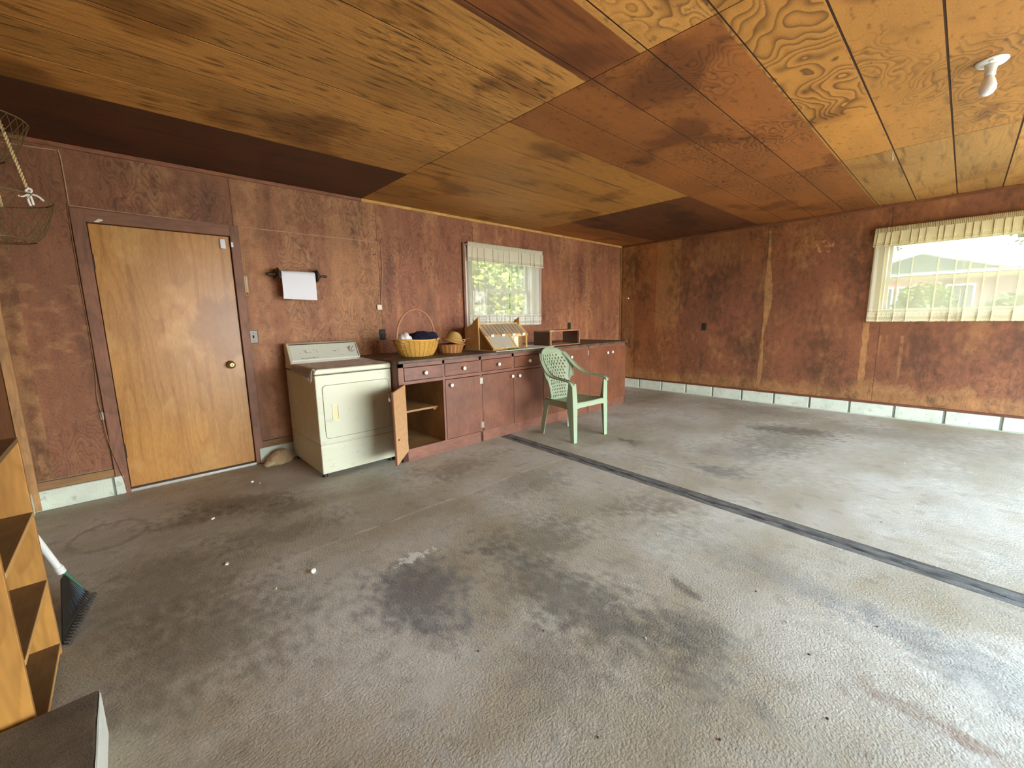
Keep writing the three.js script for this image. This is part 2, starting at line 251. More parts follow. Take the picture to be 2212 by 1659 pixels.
const M = {
  ceil: std(0xffffff, 0.6, { map: ceilTex }),
  wallA: std(0xffffff, 0.62, { map: wallATex, bumpMap: gritFor(9, 3), bumpScale: 0.0012 }),
  wallB: std(0xffffff, 0.6, { map: wallBTex, bumpMap: gritFor(7, 3), bumpScale: 0.0012 }),
  floor: std(0xffffff, 0.72, { map: floorTex, bumpMap: gritFor(11, 11), bumpScale: 0.0022 }),
  deck: std(0x3c2210, 0.9),
  plainply: wood([128, 84, 50], [78, 44, 24], 0.65, { s: 3 }),
  core: std(0x8a7a66, 0.9),
  casing: wood([138, 92, 66], [98, 62, 42], 0.55, { s: 5, n: 9 }),
  trimRed: wood([152, 96, 66], [104, 62, 38], 0.6, { s: 8 }),
  trimRaw: wood([214, 164, 92], [168, 116, 54], 0.6, { s: 2 }),
  trimDark: wood([124, 72, 38], [84, 46, 22], 0.6, { s: 4 }),
  sill: wood([150, 112, 70], [112, 78, 46], 0.7, { s: 6 }),
  sillDark: wood([112, 64, 40], [76, 42, 26], 0.6, { s: 6 }),
  cornerStrip: wood([178, 134, 86], [136, 94, 54], 0.65, { s: 14 }),
  block: std(0xdfe4d2, 0.75, { map: tex(256, 256, (u, v) => mul3([255, 255, 252], 0.95 + 0.1 * fbm(u * 6, v * 6, 4) - 0.12 * ss(0.2, 0.5, fbm(u * 22, v * 30, 3))), REP), bumpMap: gritFor(2, 1), bumpScale: 0.003 }),
  mortar: std(0x9aa090, 0.95, { bumpMap: gritFor(2, 2), bumpScale: 0.004 }),
  tar: std(0xffffff, 0.75, { map: tex(256, 1024, (u, v) => { const e = fbm(u * 6, v * 60, 4), d = Math.abs(u - 0.5 - 0.12 * pn(v * 40, 2)); let c = mix3([132, 132, 126], [98, 97, 92], ss(-0.2, 0.3, e)); c = mix3(c, [50, 48, 45], ss(0.06, 0.015, d) * 0.75 * clamp(0.5 + 1.6 * pn(v * 55, 8))); c = mix3(c, [176, 174, 166], ss(0.25, 0.45, fbm(u * 9 + 4, v * 120, 3)) * ss(0.3, 0.1, d)); return c; }), bumpMap: gritFor(2, 30), bumpScale: 0.004 }),
  cab: wood([128, 82, 62], [98, 58, 42], 0.5, { s: 21, n: 16, mottle: 0.1 }),
  cabDoor: wood([120, 75, 54], [90, 52, 36], 0.42, { s: 33, n: 18, mottle: 0.13 }),
  cabDoor2: wood([124, 74, 48], [88, 50, 30], 0.42, { s: 37, n: 18, mottle: 0.13 }),
  cabEdge: std(0xb98a72, 0.6),
  cabInside: wood([160, 122, 76], [120, 84, 46], 0.65, { s: 44 }),
  cabBoard: std(0xffffff, 0.75, { map: tex(128, 128, (u, v) => mul3([196, 150, 104], 1 + 0.14 * fbm(u * 30, v * 30, 2)), REP) }),
  counter: std(0xffffff, 0.5, { map: tex(512, 256, (u, v) => mul3(mix3([78, 60, 46], [104, 86, 68], ss(-0.2, 0.3, fbm(u * 22, v * 9, 4))), 1 + 0.1 * pn(u * 90, v * 60))) }),
  knob: std(0xece8de, 0.18),
  brass: std(0xc9b078, 0.3, { metalness: 0.9 }),
  hinge: std(0xc8c2b4, 0.35, { metalness: 0.8 }),
  darkmetal: std(0x3a2c22, 0.5, { metalness: 0.5 }),
  dryer: std(0xd3d2b8, 0.25, { map: tex(256, 256, (u, v) => mul3([255, 255, 252], 1 - 0.05 * ss(0.2, 0.45, fbm(u * 12, v * 12, 4))), REP) }),
  dryerGap: std(0x4a483c, 0.8),
  bisque: std(0xd9cf98, 0.5),
  white: std(0xf2f2f4, 0.6),
  paper: std(0xf4f6fb, 0.85),
  oxide: std(0x2b2019, 0.45),
  plate: std(0x8a857c, 0.5, { metalness: 0.3 }),
  outlet: std(0x2c231d, 0.75),
  ivory: std(0xf0e6d0, 0.5),
  wire: std(0xcfa585, 0.6),
  chair: new THREE.MeshPhysicalMaterial({ color: 0x99a688, roughness: 0.42, specularIntensity: 0.6 }),
  cream: std(0xdcd8c2, 0.6),
  vinyl: std(0xf0efe8, 0.5),
  sash: std(0xbab29c, 0.55),
};

// ------------------------------------------------------------------ floor
const jx = (z) => -3.525 - 0.0555 * z;           // centre line of the tarred expansion joint
const JW = 0.07;
function slabGeo(pts, y0, y1) { const s = new THREE.Shape(pts.map(([x, z]) => new THREE.Vector2(x, z))); const g = new THREE.ExtrudeGeometry(s, { depth: y1 - y0, bevelEnabled: false }); g.rotateX(Math.PI / 2); g.translate(0, y1, 0); return uvr(g, 'x', XL, 0, 'z', 0, ZF); }
{
  const fl = struct('floor'), Z0 = -0.2, Z1 = ZF + 0.15;
  mesh('slab', slabGeo([[XL - 0.15, Z0], [jx(Z0) - JW, Z0], [jx(Z1) - JW, Z1], [XL - 0.15, Z1]], -0.12, 0), M.floor, fl);
  mesh('slab', slabGeo([[jx(Z0) + JW, Z0], [0.15, Z0], [0.15, Z1], [jx(Z1) + JW, Z1]], -0.12, 0), M.floor, fl);
  const g = grid(14, 420, (u, v) => { const z = 0 + v * ZF, d = u - 0.5 - 0.1 * pn(z * 6, 2); return [jx(z) + (u - 0.5) * 2 * JW, -0.004 - 0.011 * ss(0.1, 0.02, Math.abs(d)) + 0.004 * fbm(z * 14, u * 6, 3) * (1 - Math.abs(2 * u - 1)), z]; }, (u, v) => [u, v]);
  g.index.array.reverse(); g.computeVertexNormals();
  mesh('expansion_joint', g, M.tar, fl);
  mesh('joint_bed', box(jx(0) - 0.7, jx(0) + 0.3, -0.14, -0.05, -0.2, ZF + 0.1), M.deck, fl);
}
// ------------------------------------------------------------------ ceiling: grooved plywood strips in three bays
{
  const ce = struct('ceiling');
  const cutsZ = [0, 0.6]; for (let k = 0; ; k++) { const z = STRIP0 + k * STRIP; if (z > ZF) break; cutsZ.push(z); } cutsZ.push(ZF);
  for (let b = 0; b < 3; b++) for (let i = 0; i < cutsZ.length - 1; i++) {
    if (i === 0 && b !== 2) { continue; }
    const z0 = i === 1 && b !== 2 ? 0 : cutsZ[i], seam = i > 1 && (i - 2) % 4 === 0, x0 = SEAMX[b] + 0.003, x1 = SEAMX[b + 1] - 0.003, lift = 0.0012 * pn(b * 5.3 + 0.5, Math.floor((i - 2) / 4) * 3.1 + 0.7);
    mesh('ceiling_board', uvr(box(x0, x1, H + lift, H + 0.012, z0 + (i > 1 ? (seam ? 0.004 : 0.0048) : 0.002), cutsZ[i + 1] - ((i - 1) % 4 === 0 ? 0.004 : 0.0048)), 'x', XL, 0, 'z', 0, CZ), M.ceil, ce);
  }
  mesh('deck', box(XL - 0.15, 0.15, H + 0.0025, H + 0.12, -0.15, ZF + 0.15), M.deck, ce);
}
smesh('roof', box(XL - 0.7, 0.7, H + 0.14, H + 0.28, -0.75, ZF + 0.5), std(0x5a4a40, 0.9));
// ------------------------------------------------------------------ back wall with the door and the small window
const dHole = [door.x0 - 0.01, door.x1 + 0.01, -1, door.y1 + 0.01], wHoleA = [winA.x0, winA.x1, winA.y0, winA.y1], wHoleB = [winB.z0, winB.z1, winB.y0, winB.y1];
{
  const w = struct('wall_back');
  mesh('framing', cells(XL - 0.15, 0.15, -0.1, H + 0.1, [dHole, wHoleA]).map(([a, b, c, d]) => box(a, b, c, d, -0.15, -0.008)), M.core, w);
  const xs = [XL, -5.655, -4.43, -3.21, -1.99, -0.77, 0];
  for (let i = 0; i < xs.length - 1; i++) {
    const g = cells(xs[i] + 0.0015, xs[i + 1] - 0.0015, 0.205, H - 0.002, [dHole, wHoleA]).map(([a, b, c, d]) => uvr(box(a, b, c, d, -0.008, 0.0015 * pn(i * 2.7, 0.4)), 'x', XL, 0, 'y', 0, H));
    mesh('plywood_panel', g, M.wallA, w);
  }
  for (const [a, b] of [[XL, door.x0 - 0.03], [door.x1 + 0.035, 0]]) {
    mesh('sill_board', uvm(box(a, b, 0.142, 0.196, -0.01, 0.012, 0.003), 'x'), M.sill, w);
    const bed = mesh('mortar', box(a + 0.001, b - 0.001, 0, 0.142, -0.01, 0.014), M.mortar, w);
    for (let x = a; x < b - 0.02; x += 0.412) mesh('block', uvm(box(x + 0.002, Math.min(x + 0.402, b), 0.003, 0.14, 0, 0.024 + 0.003 * rnd(), 0.006)), M.block, w);
  }
}
// ------------------------------------------------------------------ right wall with the wide window
{
  const w = struct('wall_right');
  mesh('framing', cells(-0.15, ZF + 0.15, -0.1, H + 0.1, [wHoleB]).map(([a, b, c, d]) => box(0.008, 0.15, c, d, a, b)), M.core, w);
  const zs = [0, 1.02, 2.235, 3.455, 4.675, 5.9, ZF];
  for (let i = 0; i < zs.length - 1; i++) mesh('plywood_panel', cells(zs[i] + 0.0015, zs[i + 1] - 0.0015, 0.17, H - 0.002, [wHoleB]).map(([a, b, c, d]) => uvr(box(-0.0015 * pn(i * 3.1, 0.6), 0.008, c, d, a, b), 'z', 0, WBZ, 'y', 0, H)), M.wallB, w);
  mesh('sill_board', uvm(box(-0.022, 0.01, 0.148, 0.172, 0, ZF, 0.003), 'z'), M.sillDark, w);
  mesh('mortar', box(-0.010, 0.01, 0, 0.149, 0, ZF), M.mortar, w);
  for (let k = -1; k < 16; k++) { const z = 0.4151 + 0.406 * k, a = Math.max(z + 0.011, 0.003), b = z + 0.395; mesh('block', uvm(box(-0.02 - 0.003 * rnd(), 0.005, 0.006, 0.147, a, b, 0.007), 'z', rnd()), M.block, w); }
  mesh('mortar_bead', tube(Array.from({ length: 40 }, (_, i) => [-0.024 - 0.006 * rnd(), 0.002, 0.02 + i * 0.172]), 0.008, 160, 5), M.block, w);
}
{
  const w = struct('wall_left');
  mesh('plywood_panel', uvm(box(XL - 0.008, XL, 0.2, H, 0.0, 2.4), 'y'), M.plainply, w);
  mesh('plywood_panel', uvm(box(XL - 0.008, XL, 0.2, H, 2.403, ZF), 'y'), M.plainply, w);
  mesh('framing', box(XL - 0.15, XL - 0.008, -0.1, H + 0.1, -0.15, ZF + 0.15), M.core, w);
  mesh('sill_board', uvm(box(XL - 0.01, XL + 0.012, 0.142, 0.2, 0.03, ZF), 'z'), M.sill, w);
  for (let k = 0; k < 17; k++) mesh('block', uvm(box(XL - 0.01, XL + 0.02, 0, 0.14, 0.03 + k * 0.406, 0.425 + k * 0.406, 0.006), 'z'), M.block, w);
}
{
  const w = struct('wall_front');
  mesh('framing', cells(XL - 0.15, 0.15, -0.1, H + 0.1, [[gar.x0, gar.x1, -1, gar.y1]]).map(([a, b, c, d]) => box(a, b, c, d, ZF, ZF + 0.15)), M.core, w);
  mesh('plywood_panel', cells(XL, 0, 0.02, H, [[gar.x0, gar.x1, -1, gar.y1]]).map(([a, b, c, d]) => uvm(box(a, b, c, d, ZF - 0.008, ZF), 'y')), M.plainply, w);
}
// trims
smesh('trim_1', uvm(box(XL, -4.575, H - 0.03, H - 0.001, 0, 0.02, 0.004), 'x'), M.trimRed);
smesh('trim_2', uvm(box(-4.572, -0.02, H - 0.03, H - 0.001, 0, 0.02, 0.004), 'x'), M.trimRaw);
smesh('trim_3', uvm(box(-0.02, 0, H - 0.028, H - 0.001, 0, ZF, 0.004), 'z'), M.trimDark);
smesh('trim_4', uvm(box(XL + 0.002, XL + 0.05, 0.01, H - 0.03, 0, 0.03, 0.004), 'y'), M.cornerStrip);
smesh('trim_5', uvm(box(-0.034, -0.012, 0.2, H - 0.03, 0.001, 0.02, 0.003), 'y'), M.sill);

// ------------------------------------------------------------------ door
{
  const d = struct('door_1');
  const doorTex = tex(640, 1400, (u, v) => {
    const x = u * 0.81, y = v * 1.9, q = fbm(x * 2.6 + 5, y * 0.42 + 2, 3) * 7 + x * 7 + 0.25 * fbm(x * 9, y * 3, 3), r = ring(q), curl = ring(fbm(x * 4.5 + 3, y * 3.4, 3) * 8);
    let c = mix3([192, 138, 68], [158, 102, 40], 0.5 * r + 0.16 * curl * ss(-0.05, 0.2, fbm(x * 2, y * 1.4 + 9, 2)) + 0.4 * ss(0.0, 0.4, fbm(x * 26, y * 1.1, 4)));
    c = mix3(c, [214, 168, 102], 0.5 * ss(0.05, 0.3, fbm(x * 3 + 8, y * 2.2 + 3, 4)));
    const st = ss(0.3, 0.1, Math.hypot((x - 0.74) / 0.55, (y - 1.16) / 0.55) - 0.25 + 0.25 * fbm(x * 6, y * 5, 4)); c = mix3(c, [150, 98, 40], st * 0.65);
    const low = ss(0.3, 0.12, y + 0.2 * fbm(x * 5, y * 5, 3)); c = mix3(c, [176, 124, 70], low * 0.4);
    return mul3(c, 1 + 0.07 * pn(x * 160, y * 22) + 0.1 * fbm(x * 3, y * 2, 4));
  });
  mesh('leaf', uvr(box(door.x0, door.x1, 0.032, door.y1, -0.045, -0.004, 0.003), 'x', door.x0, door.x1, 'y', 0.032, door.y1), std(0xffffff, 0.33, { map: doorTex }), d);
  mesh('casing', [uvm(box(door.x0 - 0.075, door.x0 - 0.004, 0, 2.0, 0, 0.02, 0.004)), uvm(box(door.x1 + 0.004, door.x1 + 0.068, 0, 2.0, 0, 0.02, 0.004)), uvm(box(door.x0 - 0.075, door.x1 + 0.068, door.y1 + 0.004, 2.0, 0, 0.018, 0.004), 'x')], M.casing, d);
  mesh('jamb', [box(door.x0 - 0.01, door.x0 - 0.003, 0, door.y1, -0.14, 0), box(door.x1 + 0.003, door.x1 + 0.01, 0, door.y1, -0.14, 0), box(door.x0, door.x1, door.y1 + 0.003, door.y1 + 0.01, -0.14, 0), box(door.x0 - 0.03, door.x1 + 0.03, -0.05, door.y1 + 0.03, -0.165, -0.12)], M.sillDark, d);
  mesh('threshold', box(door.x0 - 0.005, door.x1 + 0.005, 0, 0.022, -0.05, 0.018, 0.004), std(0xb9b6ab, 0.4, { metalness: 0.4 }), d);
  const k = mesh('knob', [lathe([[0, 0], [0.033, 0], [0.033, 0.006], [0.014, 0.012], [0.012, 0.03], [0.024, 0.036], [0.029, 0.05], [0.024, 0.062], [0.008, 0.066], [0.007, 0.061], [0, 0.061]], 28).rotateX(Math.PI / 2).translate(-5.79, 0.887, -0.004)], M.brass, d);
  for (const y of [1.66, 0.31]) mesh('hinge', [bar([door.x0 - 0.003, y - 0.05, 0.004], [door.x0 - 0.003, y + 0.05, 0.004], 0.007, 8), box(door.x0 - 0.012, door.x0 + 0.006, y - 0.05, y + 0.05, -0.004, 0.001)], M.darkmetal, d);
}
// ------------------------------------------------------------------ windows
const glass = new THREE.MeshPhysicalMaterial({ color: 0xffffff, roughness: 0.02, transmission: 1, thickness: 0, ior: 1.5 });
function makeWindow(name, L, y0, y1, place) { // local frame: x along the wall 0..L, z = 0 at the room face, outside at -z
  const w = struct(name); place(w);
  const f = 0.085;
  mesh('frame', [box(0, L, y0, y0 + f, -0.15, 0.004), box(0, L, y1 - f, y1, -0.15, 0.004), box(0, f, y0 + f, y1 - f, -0.15, 0.004), box(L - f, L, y0 + f, y1 - f, -0.15, 0.004)], M.sash, w);
  const ym = y0 + (y1 - y0) * 0.47;
  for (const [a, b, z] of [[y0 + f, ym + 0.02, -0.07], [ym - 0.02, y1 - f, -0.1]]) {
    const s = mesh('sash', [box(f, L - f, a, a + 0.035, z - 0.025, z), box(f, L - f, b - 0.035, b, z - 0.025, z), box(f, f + 0.03, a + 0.035, b - 0.035, z - 0.025, z), box(L - f - 0.03, L - f, a + 0.035, b - 0.035, z - 0.025, z)], M.sash, w);
    mesh('pane', box(f + 0.028, L - f - 0.028, a + 0.033, b - 0.033, z - 0.015, z - 0.012), glass, s);
  }
  return w;
}
makeWindow('window_1', winA.x1 - winA.x0, winA.y0, winA.y1, (w) => w.position.set(winA.x0, 0, 0));
makeWindow('window_2', winB.z1 - winB.z0, winB.y0, winB.y1, (w) => { w.rotation.y = -Math.PI / 2; w.position.set(0, 0, winB.z0); });
smesh('trim_6', uvm(box(winA.x0 - 0.06, winA.x0 - 0.03, 0.9, winA.y1 + 0.05, 0.0015, 0.03, 0.004)), M.casing);
smesh('trim_7', [box(winA.x1, winA.x1 + 0.05, winA.y0 - 0.03, winA.y1 + 0.03, 0.0015, 0.014, 0.004), box(winA.x0 - 0.03, winA.x1, winA.y0 - 0.03, winA.y0, 0.0015, 0.02, 0.004), box(winA.x0 - 0.03, winA.x0, winA.y0, winA.y1 + 0.03, 0.0015, 0.014, 0.004)], M.vinyl);
smesh('trim_8', [box(-0.014, -0.0015, winB.y0 - 0.02, winB.y1 + 0.02, winB.z0 - 0.03, winB.z0, 0.004), box(-0.02, -0.0015, winB.y0 - 0.025, winB.y0, winB.z0, winB.z1 + 0.03, 0.004), box(-0.014, -0.0015, winB.y0, winB.y1, winB.z1, winB.z1 + 0.03, 0.004)], M.vinyl);

// ------------------------------------------------------------------ lace curtains
// weave: u along the cloth in metres (repeat 0.12), v 0 at the hem .. 1 at the heading
function laceAlpha(len, kind) {
  return tex(256, 512, (u, v) => {
    const y = v * len, x = u * 0.12; let a = kind === 'valance' ? 0.93 : 0.4; a += 0.06 * pn(u * 128, v * 300);
    const hem = kind === 'valance' ? 0.07 : 0.1;
    if (y < hem) { // lace border: leaves and zigzag
      const z1 = Math.abs(y - 0.012 - 0.008 * Math.abs(((u * 6) % 1) * 2 - 1)), z2 = Math.abs(y - hem * 0.55 - 0.01 * Math.abs(((u * 6 + 0.5) % 1) * 2 - 1)), leaf = Math.hypot(((u * 3) % 1) - 0.5, (y - hem * 0.78) / 0.03 * 0.5);
      a = 0.62; if (z1 < 0.004 || z2 < 0.004) a = 0.97; if (leaf < 0.3 && leaf > 0.16) a = 0.95; if (Math.abs(y - hem) < 0.004) a = 0.95;
      const hole = Math.hypot(((u * 12) % 1) - 0.5, (((y / 0.012) % 1) - 0.5)); if (kind === 'valance' && hole < 0.26 && y > 0.02 && y < 0.05) a = 0.25;
    } else if (kind !== 'valance' && y < hem + 0.05) { const zz = Math.abs(y - hem - 0.025 - 0.008 * Math.abs(((u * 8) % 1) * 2 - 1)); if (zz < 0.003) a = 0.8; }
    if (v > 0.985) a = 0.95;
    return a;
  }, { srgb: false, wrap: THREE.RepeatWrapping });
}
function curtainMat(len, kind, col) { return new THREE.MeshPhysicalMaterial({ color: col, roughness: 1, transmission: 0.16, thickness: 0, transparent: true, alphaMap: laceAlpha(len, kind), side: THREE.DoubleSide, specularIntensity: 0.1 }); }
// cloth hanging from a rod: w wide, from y1 down to y0; folds are narrow double-backs of the cloth
function cloth(w, y0, y1, folds, depth, flare = 0, scallop = 0.006, wav = 0.012) {
  const path = [[0, 0]]; let s = 0; const P = [[0, 0, 0]];
  const marks = []; for (let i = 0; i < folds; i++) marks.push((i + 0.5 + rr(-0.28, 0.28)) / folds);
  for (let i = 0; i < folds; i++) { const c = marks[i] * w, e = 0.005 + 0.004 * rnd(); for (const [dx, dz] of [[-0.008, 0], [e, depth * 0.5], [-e, depth * 0.75], [0.008, depth * 0.2]]) P.push([c + dx, dz]); P.push([c + (w / folds) * 0.45, 0]); }
  P.push([w, 0]); P.sort((a, b) => 0);
  const pts = []; for (let i = 0; i < P.length - 1; i++) { const n = 3; for (let k = 0; k < n; k++) { const t = k / n; pts.push([P[i][0] + (P[i + 1][0] - P[i][0]) * t, P[i][1] + (P[i + 1][1] - P[i][1]) * t]); } } pts.push(P[P.length - 1]);
  const L = [0]; for (let i = 1; i < pts.length; i++) L.push(L[i - 1] + Math.hypot(pts[i][0] - pts[i - 1][0], pts[i][1] - pts[i - 1][1]));
  const nu = pts.length - 1, nv = 28;
  return grid(nu, nv, (u, v) => { const i = Math.round(u * nu), [x, z] = pts[i], open = 1 - v, yb = y0 - scallop * Math.abs(Math.sin(L[i] * 95)); return [x + flare * open * (x / w - 0.5), yb + (y1 - yb) * v, z * (0.5 + 0.8 * open) + wav * open * Math.sin(x * 16 + 2) * 0.7 + wav * Math.sin(x * 7 + v * 2) * open]; }, (u, v) => [L[Math.round(u * nu)] / 0.12, v]);
}
function heading(w, y, h) { const n = Math.round(w / 0.013); return grid(n * 3, 5, (u, v) => [u * w, y + h * v + 0.004 * Math.sin(u * n * Math.PI * 2) * v, 0.012 * Math.sin(u * n * Math.PI * 2) * (0.6 + 0.4 * v) + 0.006], (u, v) => [u * w / 0.12, 0.5 + 0.45 * v]); }
function rodThing(name, label, [x, y, z], turn, w) { const t = thing(name, label, 'curtain rod', [x, y, z], turn); mesh('rod', box(-0.01, w + 0.01, -0.008, 0.008, -0.003, 0.003, 0.002), M.vinyl, t); for (const e of [-0.009, w + 0.009]) mesh('bracket', box(e - 0.003, e + 0.003, -0.01, 0.01, -0.045, 0.003), M.vinyl, t); return t; }
{
  const mP = curtainMat(0.92, 'panel', 0xf3eedd), mV = curtainMat(0.22, 'valance', 0xefe6cc), w = 1.27, x0 = -3.335;
  rodThing('curtain_rod', 'flat white curtain rod above the small window behind the counter', [x0 + 0.005, 2.088, 0.05], 0, w - 0.02);
  const a = mesh('lace_curtain', cloth(w * 0.518, 1.14, 2.07, 7, 0.012, 0.006), mP); a.position.set(x0, 0, 0.05); tag(a, 'left half of the sheer white lace curtain at the small window over the counter', 'curtain');
  const b = mesh('lace_curtain', cloth(w * 0.47, 1.135, 2.07, 6, 0.012, 0.006), mP); b.position.set(x0 + w * 0.527, 0, 0.05); tag(b, 'right half of the sheer white lace curtain at the small window over the counter', 'curtain');
  const v = thing('lace_valance', 'cream ruffled lace valance across the top of the small window over the counter', 'valance', [x0 - 0.005, 0, 0.062]);
  mesh('ruffle', cloth(w + 0.01, 1.90, 2.07, 12, 0.008, 0.012, 0.008, 0.004), mV, v); mesh('heading', heading(w + 0.01, 2.065, 0.05), mV, v);
}
{
  const mP = curtainMat(0.95, 'panel', 0xeadfb8), mV = curtainMat(0.22, 'valance', 0xe6d8aa), z0 = 3.335, half = 0.72;
  rodThing('curtain_rod', 'flat white curtain rod above the wide window in the right wall', [-0.05, 2.113, z0], -Math.PI / 2, 2 * half);
  const a = mesh('lace_curtain', cloth(half - 0.006, 1.11, 2.1, 5, 0.012, 0.006), mP); a.rotation.y = -Math.PI / 2; a.position.set(-0.05, 0, z0); tag(a, 'near-corner half of the sheer cream lace curtain on the wide right-hand window', 'curtain');
  const b = mesh('lace_curtain', cloth(half, 1.112, 2.1, 7, 0.014, 0.006), mP); b.rotation.y = -Math.PI / 2; b.position.set(-0.05, 0, z0 + half + 0.004); tag(b, 'outer half of the sheer cream lace curtain, cut by the right edge of the picture', 'curtain');
  const v = thing('lace_valance', 'cream gathered lace valance on the wide window in the right wall', 'valance', [-0.062, 0, z0 - 0.005], -Math.PI / 2);
  mesh('ruffle', cloth(2 * half + 0.01, 1.945, 2.095, 22, 0.008, 0.02, 0.008, 0.004), mV, v); mesh('heading', heading(2 * half + 0.01, 2.09, 0.05), mV, v);
}

// ------------------------------------------------------------------ outside: ground, drive, shrubs, neighbouring house
const grassMat = std(0xffffff, 0.95, { map: tex(256, 256, (u, v) => mul3([62, 76, 38], 1 + 0.35 * fbm(u * 30, v * 30, 3)), REP) });
smesh('ground', uvm(box(-40, 45, -0.3, -0.13, -30, 45), 'x'), grassMat);
smesh('driveway', uvm(box(-6.4, 0.8, -0.2, -0.03, ZF + 0.14, ZF + 16), 'z'), std(0x9c9a94, 0.9));
const leafShape = new THREE.BufferGeometry();
leafShape.setAttribute('position', new THREE.Float32BufferAttribute([0, 0, 0, 0.5, 0.12, 0.4, 0, 0.05, 1, -0.5, 0.12, 0.4], 3)); leafShape.setIndex([0, 1, 3, 1, 2, 3]); leafShape.computeVertexNormals(); leafShape.setAttribute('uv', new THREE.Float32BufferAttribute([0.5, 0, 1, 0.4, 0.5, 1, 0, 0.4], 2));
const leafMat = new THREE.MeshPhysicalMaterial({ color: 0xffffff, roughness: 0.9, transmission: 0.45, thickness: 0, side: THREE.DoubleSide, specularIntensity: 0.15 });
function shrub(name, label, category, [x, y, z], [rx, ry, rz], n, size, cols, group, trunk = 0.04) {
  const t = thing(name, label, category, [x, 0, z], 0, group);
  const im = new THREE.InstancedMesh(leafShape, leafMat, n), q = new THREE.Quaternion(), e = new THREE.Euler(), m = new THREE.Matrix4(), c = new THREE.Color();
  for (let i = 0; i < n; i++) {
    const a = rnd() * Math.PI * 2, b = Math.acos(2 * rnd() - 1), r = Math.pow(rnd(), 0.25) * (0.86 + 0.3 * pn(a * 1.9 + x, b * 3));
    e.set(rnd() * 6.28, rnd() * 6.28, rnd() * 6.28); q.setFromEuler(e); const s = size * rr(0.6, 1.3);
    m.compose(V(rx * r * Math.sin(b) * Math.cos(a), y + ry * r * Math.cos(b), rz * r * Math.sin(b) * Math.sin(a)), q, V(s, s, s)); im.setMatrixAt(i, m);
    const k = cols[Math.floor(rnd() * cols.length)]; c.set(k).multiplyScalar(rr(0.8, 1.2)); im.setColorAt(i, c);
  }
  im.name = 'foliage'; im.userData.kind = 'stuff'; im.castShadow = im.receiveShadow = true; t.add(im);
  mesh('trunk', new THREE.CylinderGeometry(trunk * 0.7, trunk, y, 8).translate(0, y / 2 - 0.13, 0), std(0x5b4a3a, 0.9), t);
  return t;
}
const YG = [0x606a2c, 0x747834, 0x4e5a24, 0x808048], GG = [0x3c4c2a, 0x4a5c36, 0x344428], BG = [0x3e4e38, 0x4a5a3e, 0x364832];
shrub('garden_shrub', 'yellow-green leafy shrub outside the small window, right side of the view', 'shrub', [-1.35, 1.35, -2.6], [1.25, 1.55, 0.9], 5200, 0.1, YG, 'shrubs outside the small window');
shrub('garden_shrub', 'green leafy shrub outside the small window, left side of the view', 'shrub', [-2.9, 1.6, -3.1], [1.3, 1.9, 0.9], 5200, 0.1, GG, 'shrubs outside the small window');
shrub('garden_shrub', 'yellow-green shrub low behind the lower sash of the small window', 'shrub', [-0.2, 1.2, -3.3], [1.3, 1.5, 0.9], 4200, 0.1, YG, 'shrubs outside the small window');
shrub('garden_tree', 'tall green tree filling the view behind the small window', 'tree', [1.0, 3.6, -6.5], [4.2, 3.6, 2], 9000, 0.22, BG, undefined, 0.16);
{
  const hx = 19.4, t = thing('neighbour_house', 'long single-storey neighbouring house seen through the lace of the wide window', 'house', [hx, 0, 0]);
  const wallM = std(0x6a544c, 0.9), pinkM = std(0x8c5f56, 0.9), roofM = std(0x414a42, 0.9), whiteM = std(0xb4b4b0, 0.7), darkM = std(0x2c3638, 0.3), blueRoof = std(0x333c42, 0.95);
  mesh('wall', box(0, 6, -0.2, 2.75, -6, 14), wallM, t);
  mesh('fascia', box(-0.5, -0.42, 2.74, 2.84, -6.5, 14.5), std(0x77776f, 0.8), t);
  mesh('siding_band', box(-0.03, 0, 2.2, 2.7, -2, 3.1), pinkM, t);
  const gs = new THREE.Shape([[-0.1, 2.85], [2.57, 3.62], [5.0, 2.85]].map((p) => new THREE.Vector2(...p)));
  mesh('gable', new THREE.ExtrudeGeometry(gs, { depth: 0.15, bevelEnabled: false }).rotateY(-Math.PI / 2).translate(-0.1, 0, 0), roofM, t);
  for (const [z0, y0, z1, y1] of [[-0.2, 2.86, 2.6, 3.66], [2.55, 3.66, 5.1, 2.86]]) mesh('bargeboard', bar([-0.5, y0, z0], [-0.5, y1, z1], 0.05, 4), whiteM, t);
  mesh('roof', [loft([[[0.2, 2.85, 3.4], [6, 3.7, 3.4], [6, 3.75, 3.4], [0.2, 2.9, 3.4]], [[0.2, 2.85, 14.5], [6, 3.7, 14.5], [6, 3.75, 14.5], [0.2, 2.9, 14.5]]])], blueRoof, t);
  for (const [z0, z1] of [[1.35, 1.75], [1.98, 2.45], [3.5, 4.25]]) { const w = mesh('window', [box(-0.06, 0.02, 1.0, 2.28, z0 - 0.06, z0), box(-0.06, 0.02, 1.0, 2.28, z1, z1 + 0.06), box(-0.06, 0.02, 2.22, 2.28, z0, z1), box(-0.06, 0.02, 1.0, 1.06, z0, z1)], whiteM, t); mesh('pane', box(-0.02, 0.01, 1.06, 2.22, z0, z1), darkM, w); }
}
shrub('garden_shrub', 'flowering shrub in front of the neighbouring house', 'shrub', [15.5, 1.35, 3.0], [0.9, 1.0, 1.0], 2600, 0.13, GG);
shrub('garden_shrub', 'low shrub at the right of the neighbouring house', 'shrub', [15.5, 1.1, 5.2], [0.8, 0.8, 0.9], 1800, 0.13, BG);
shrub('garden_tree', 'tree whose branches rise above the neighbouring roof at the left', 'tree', [17.2, 4.6, 0.7], [1.2, 1.5, 1.7], 2600, 0.2, GG, undefined, 0.12);
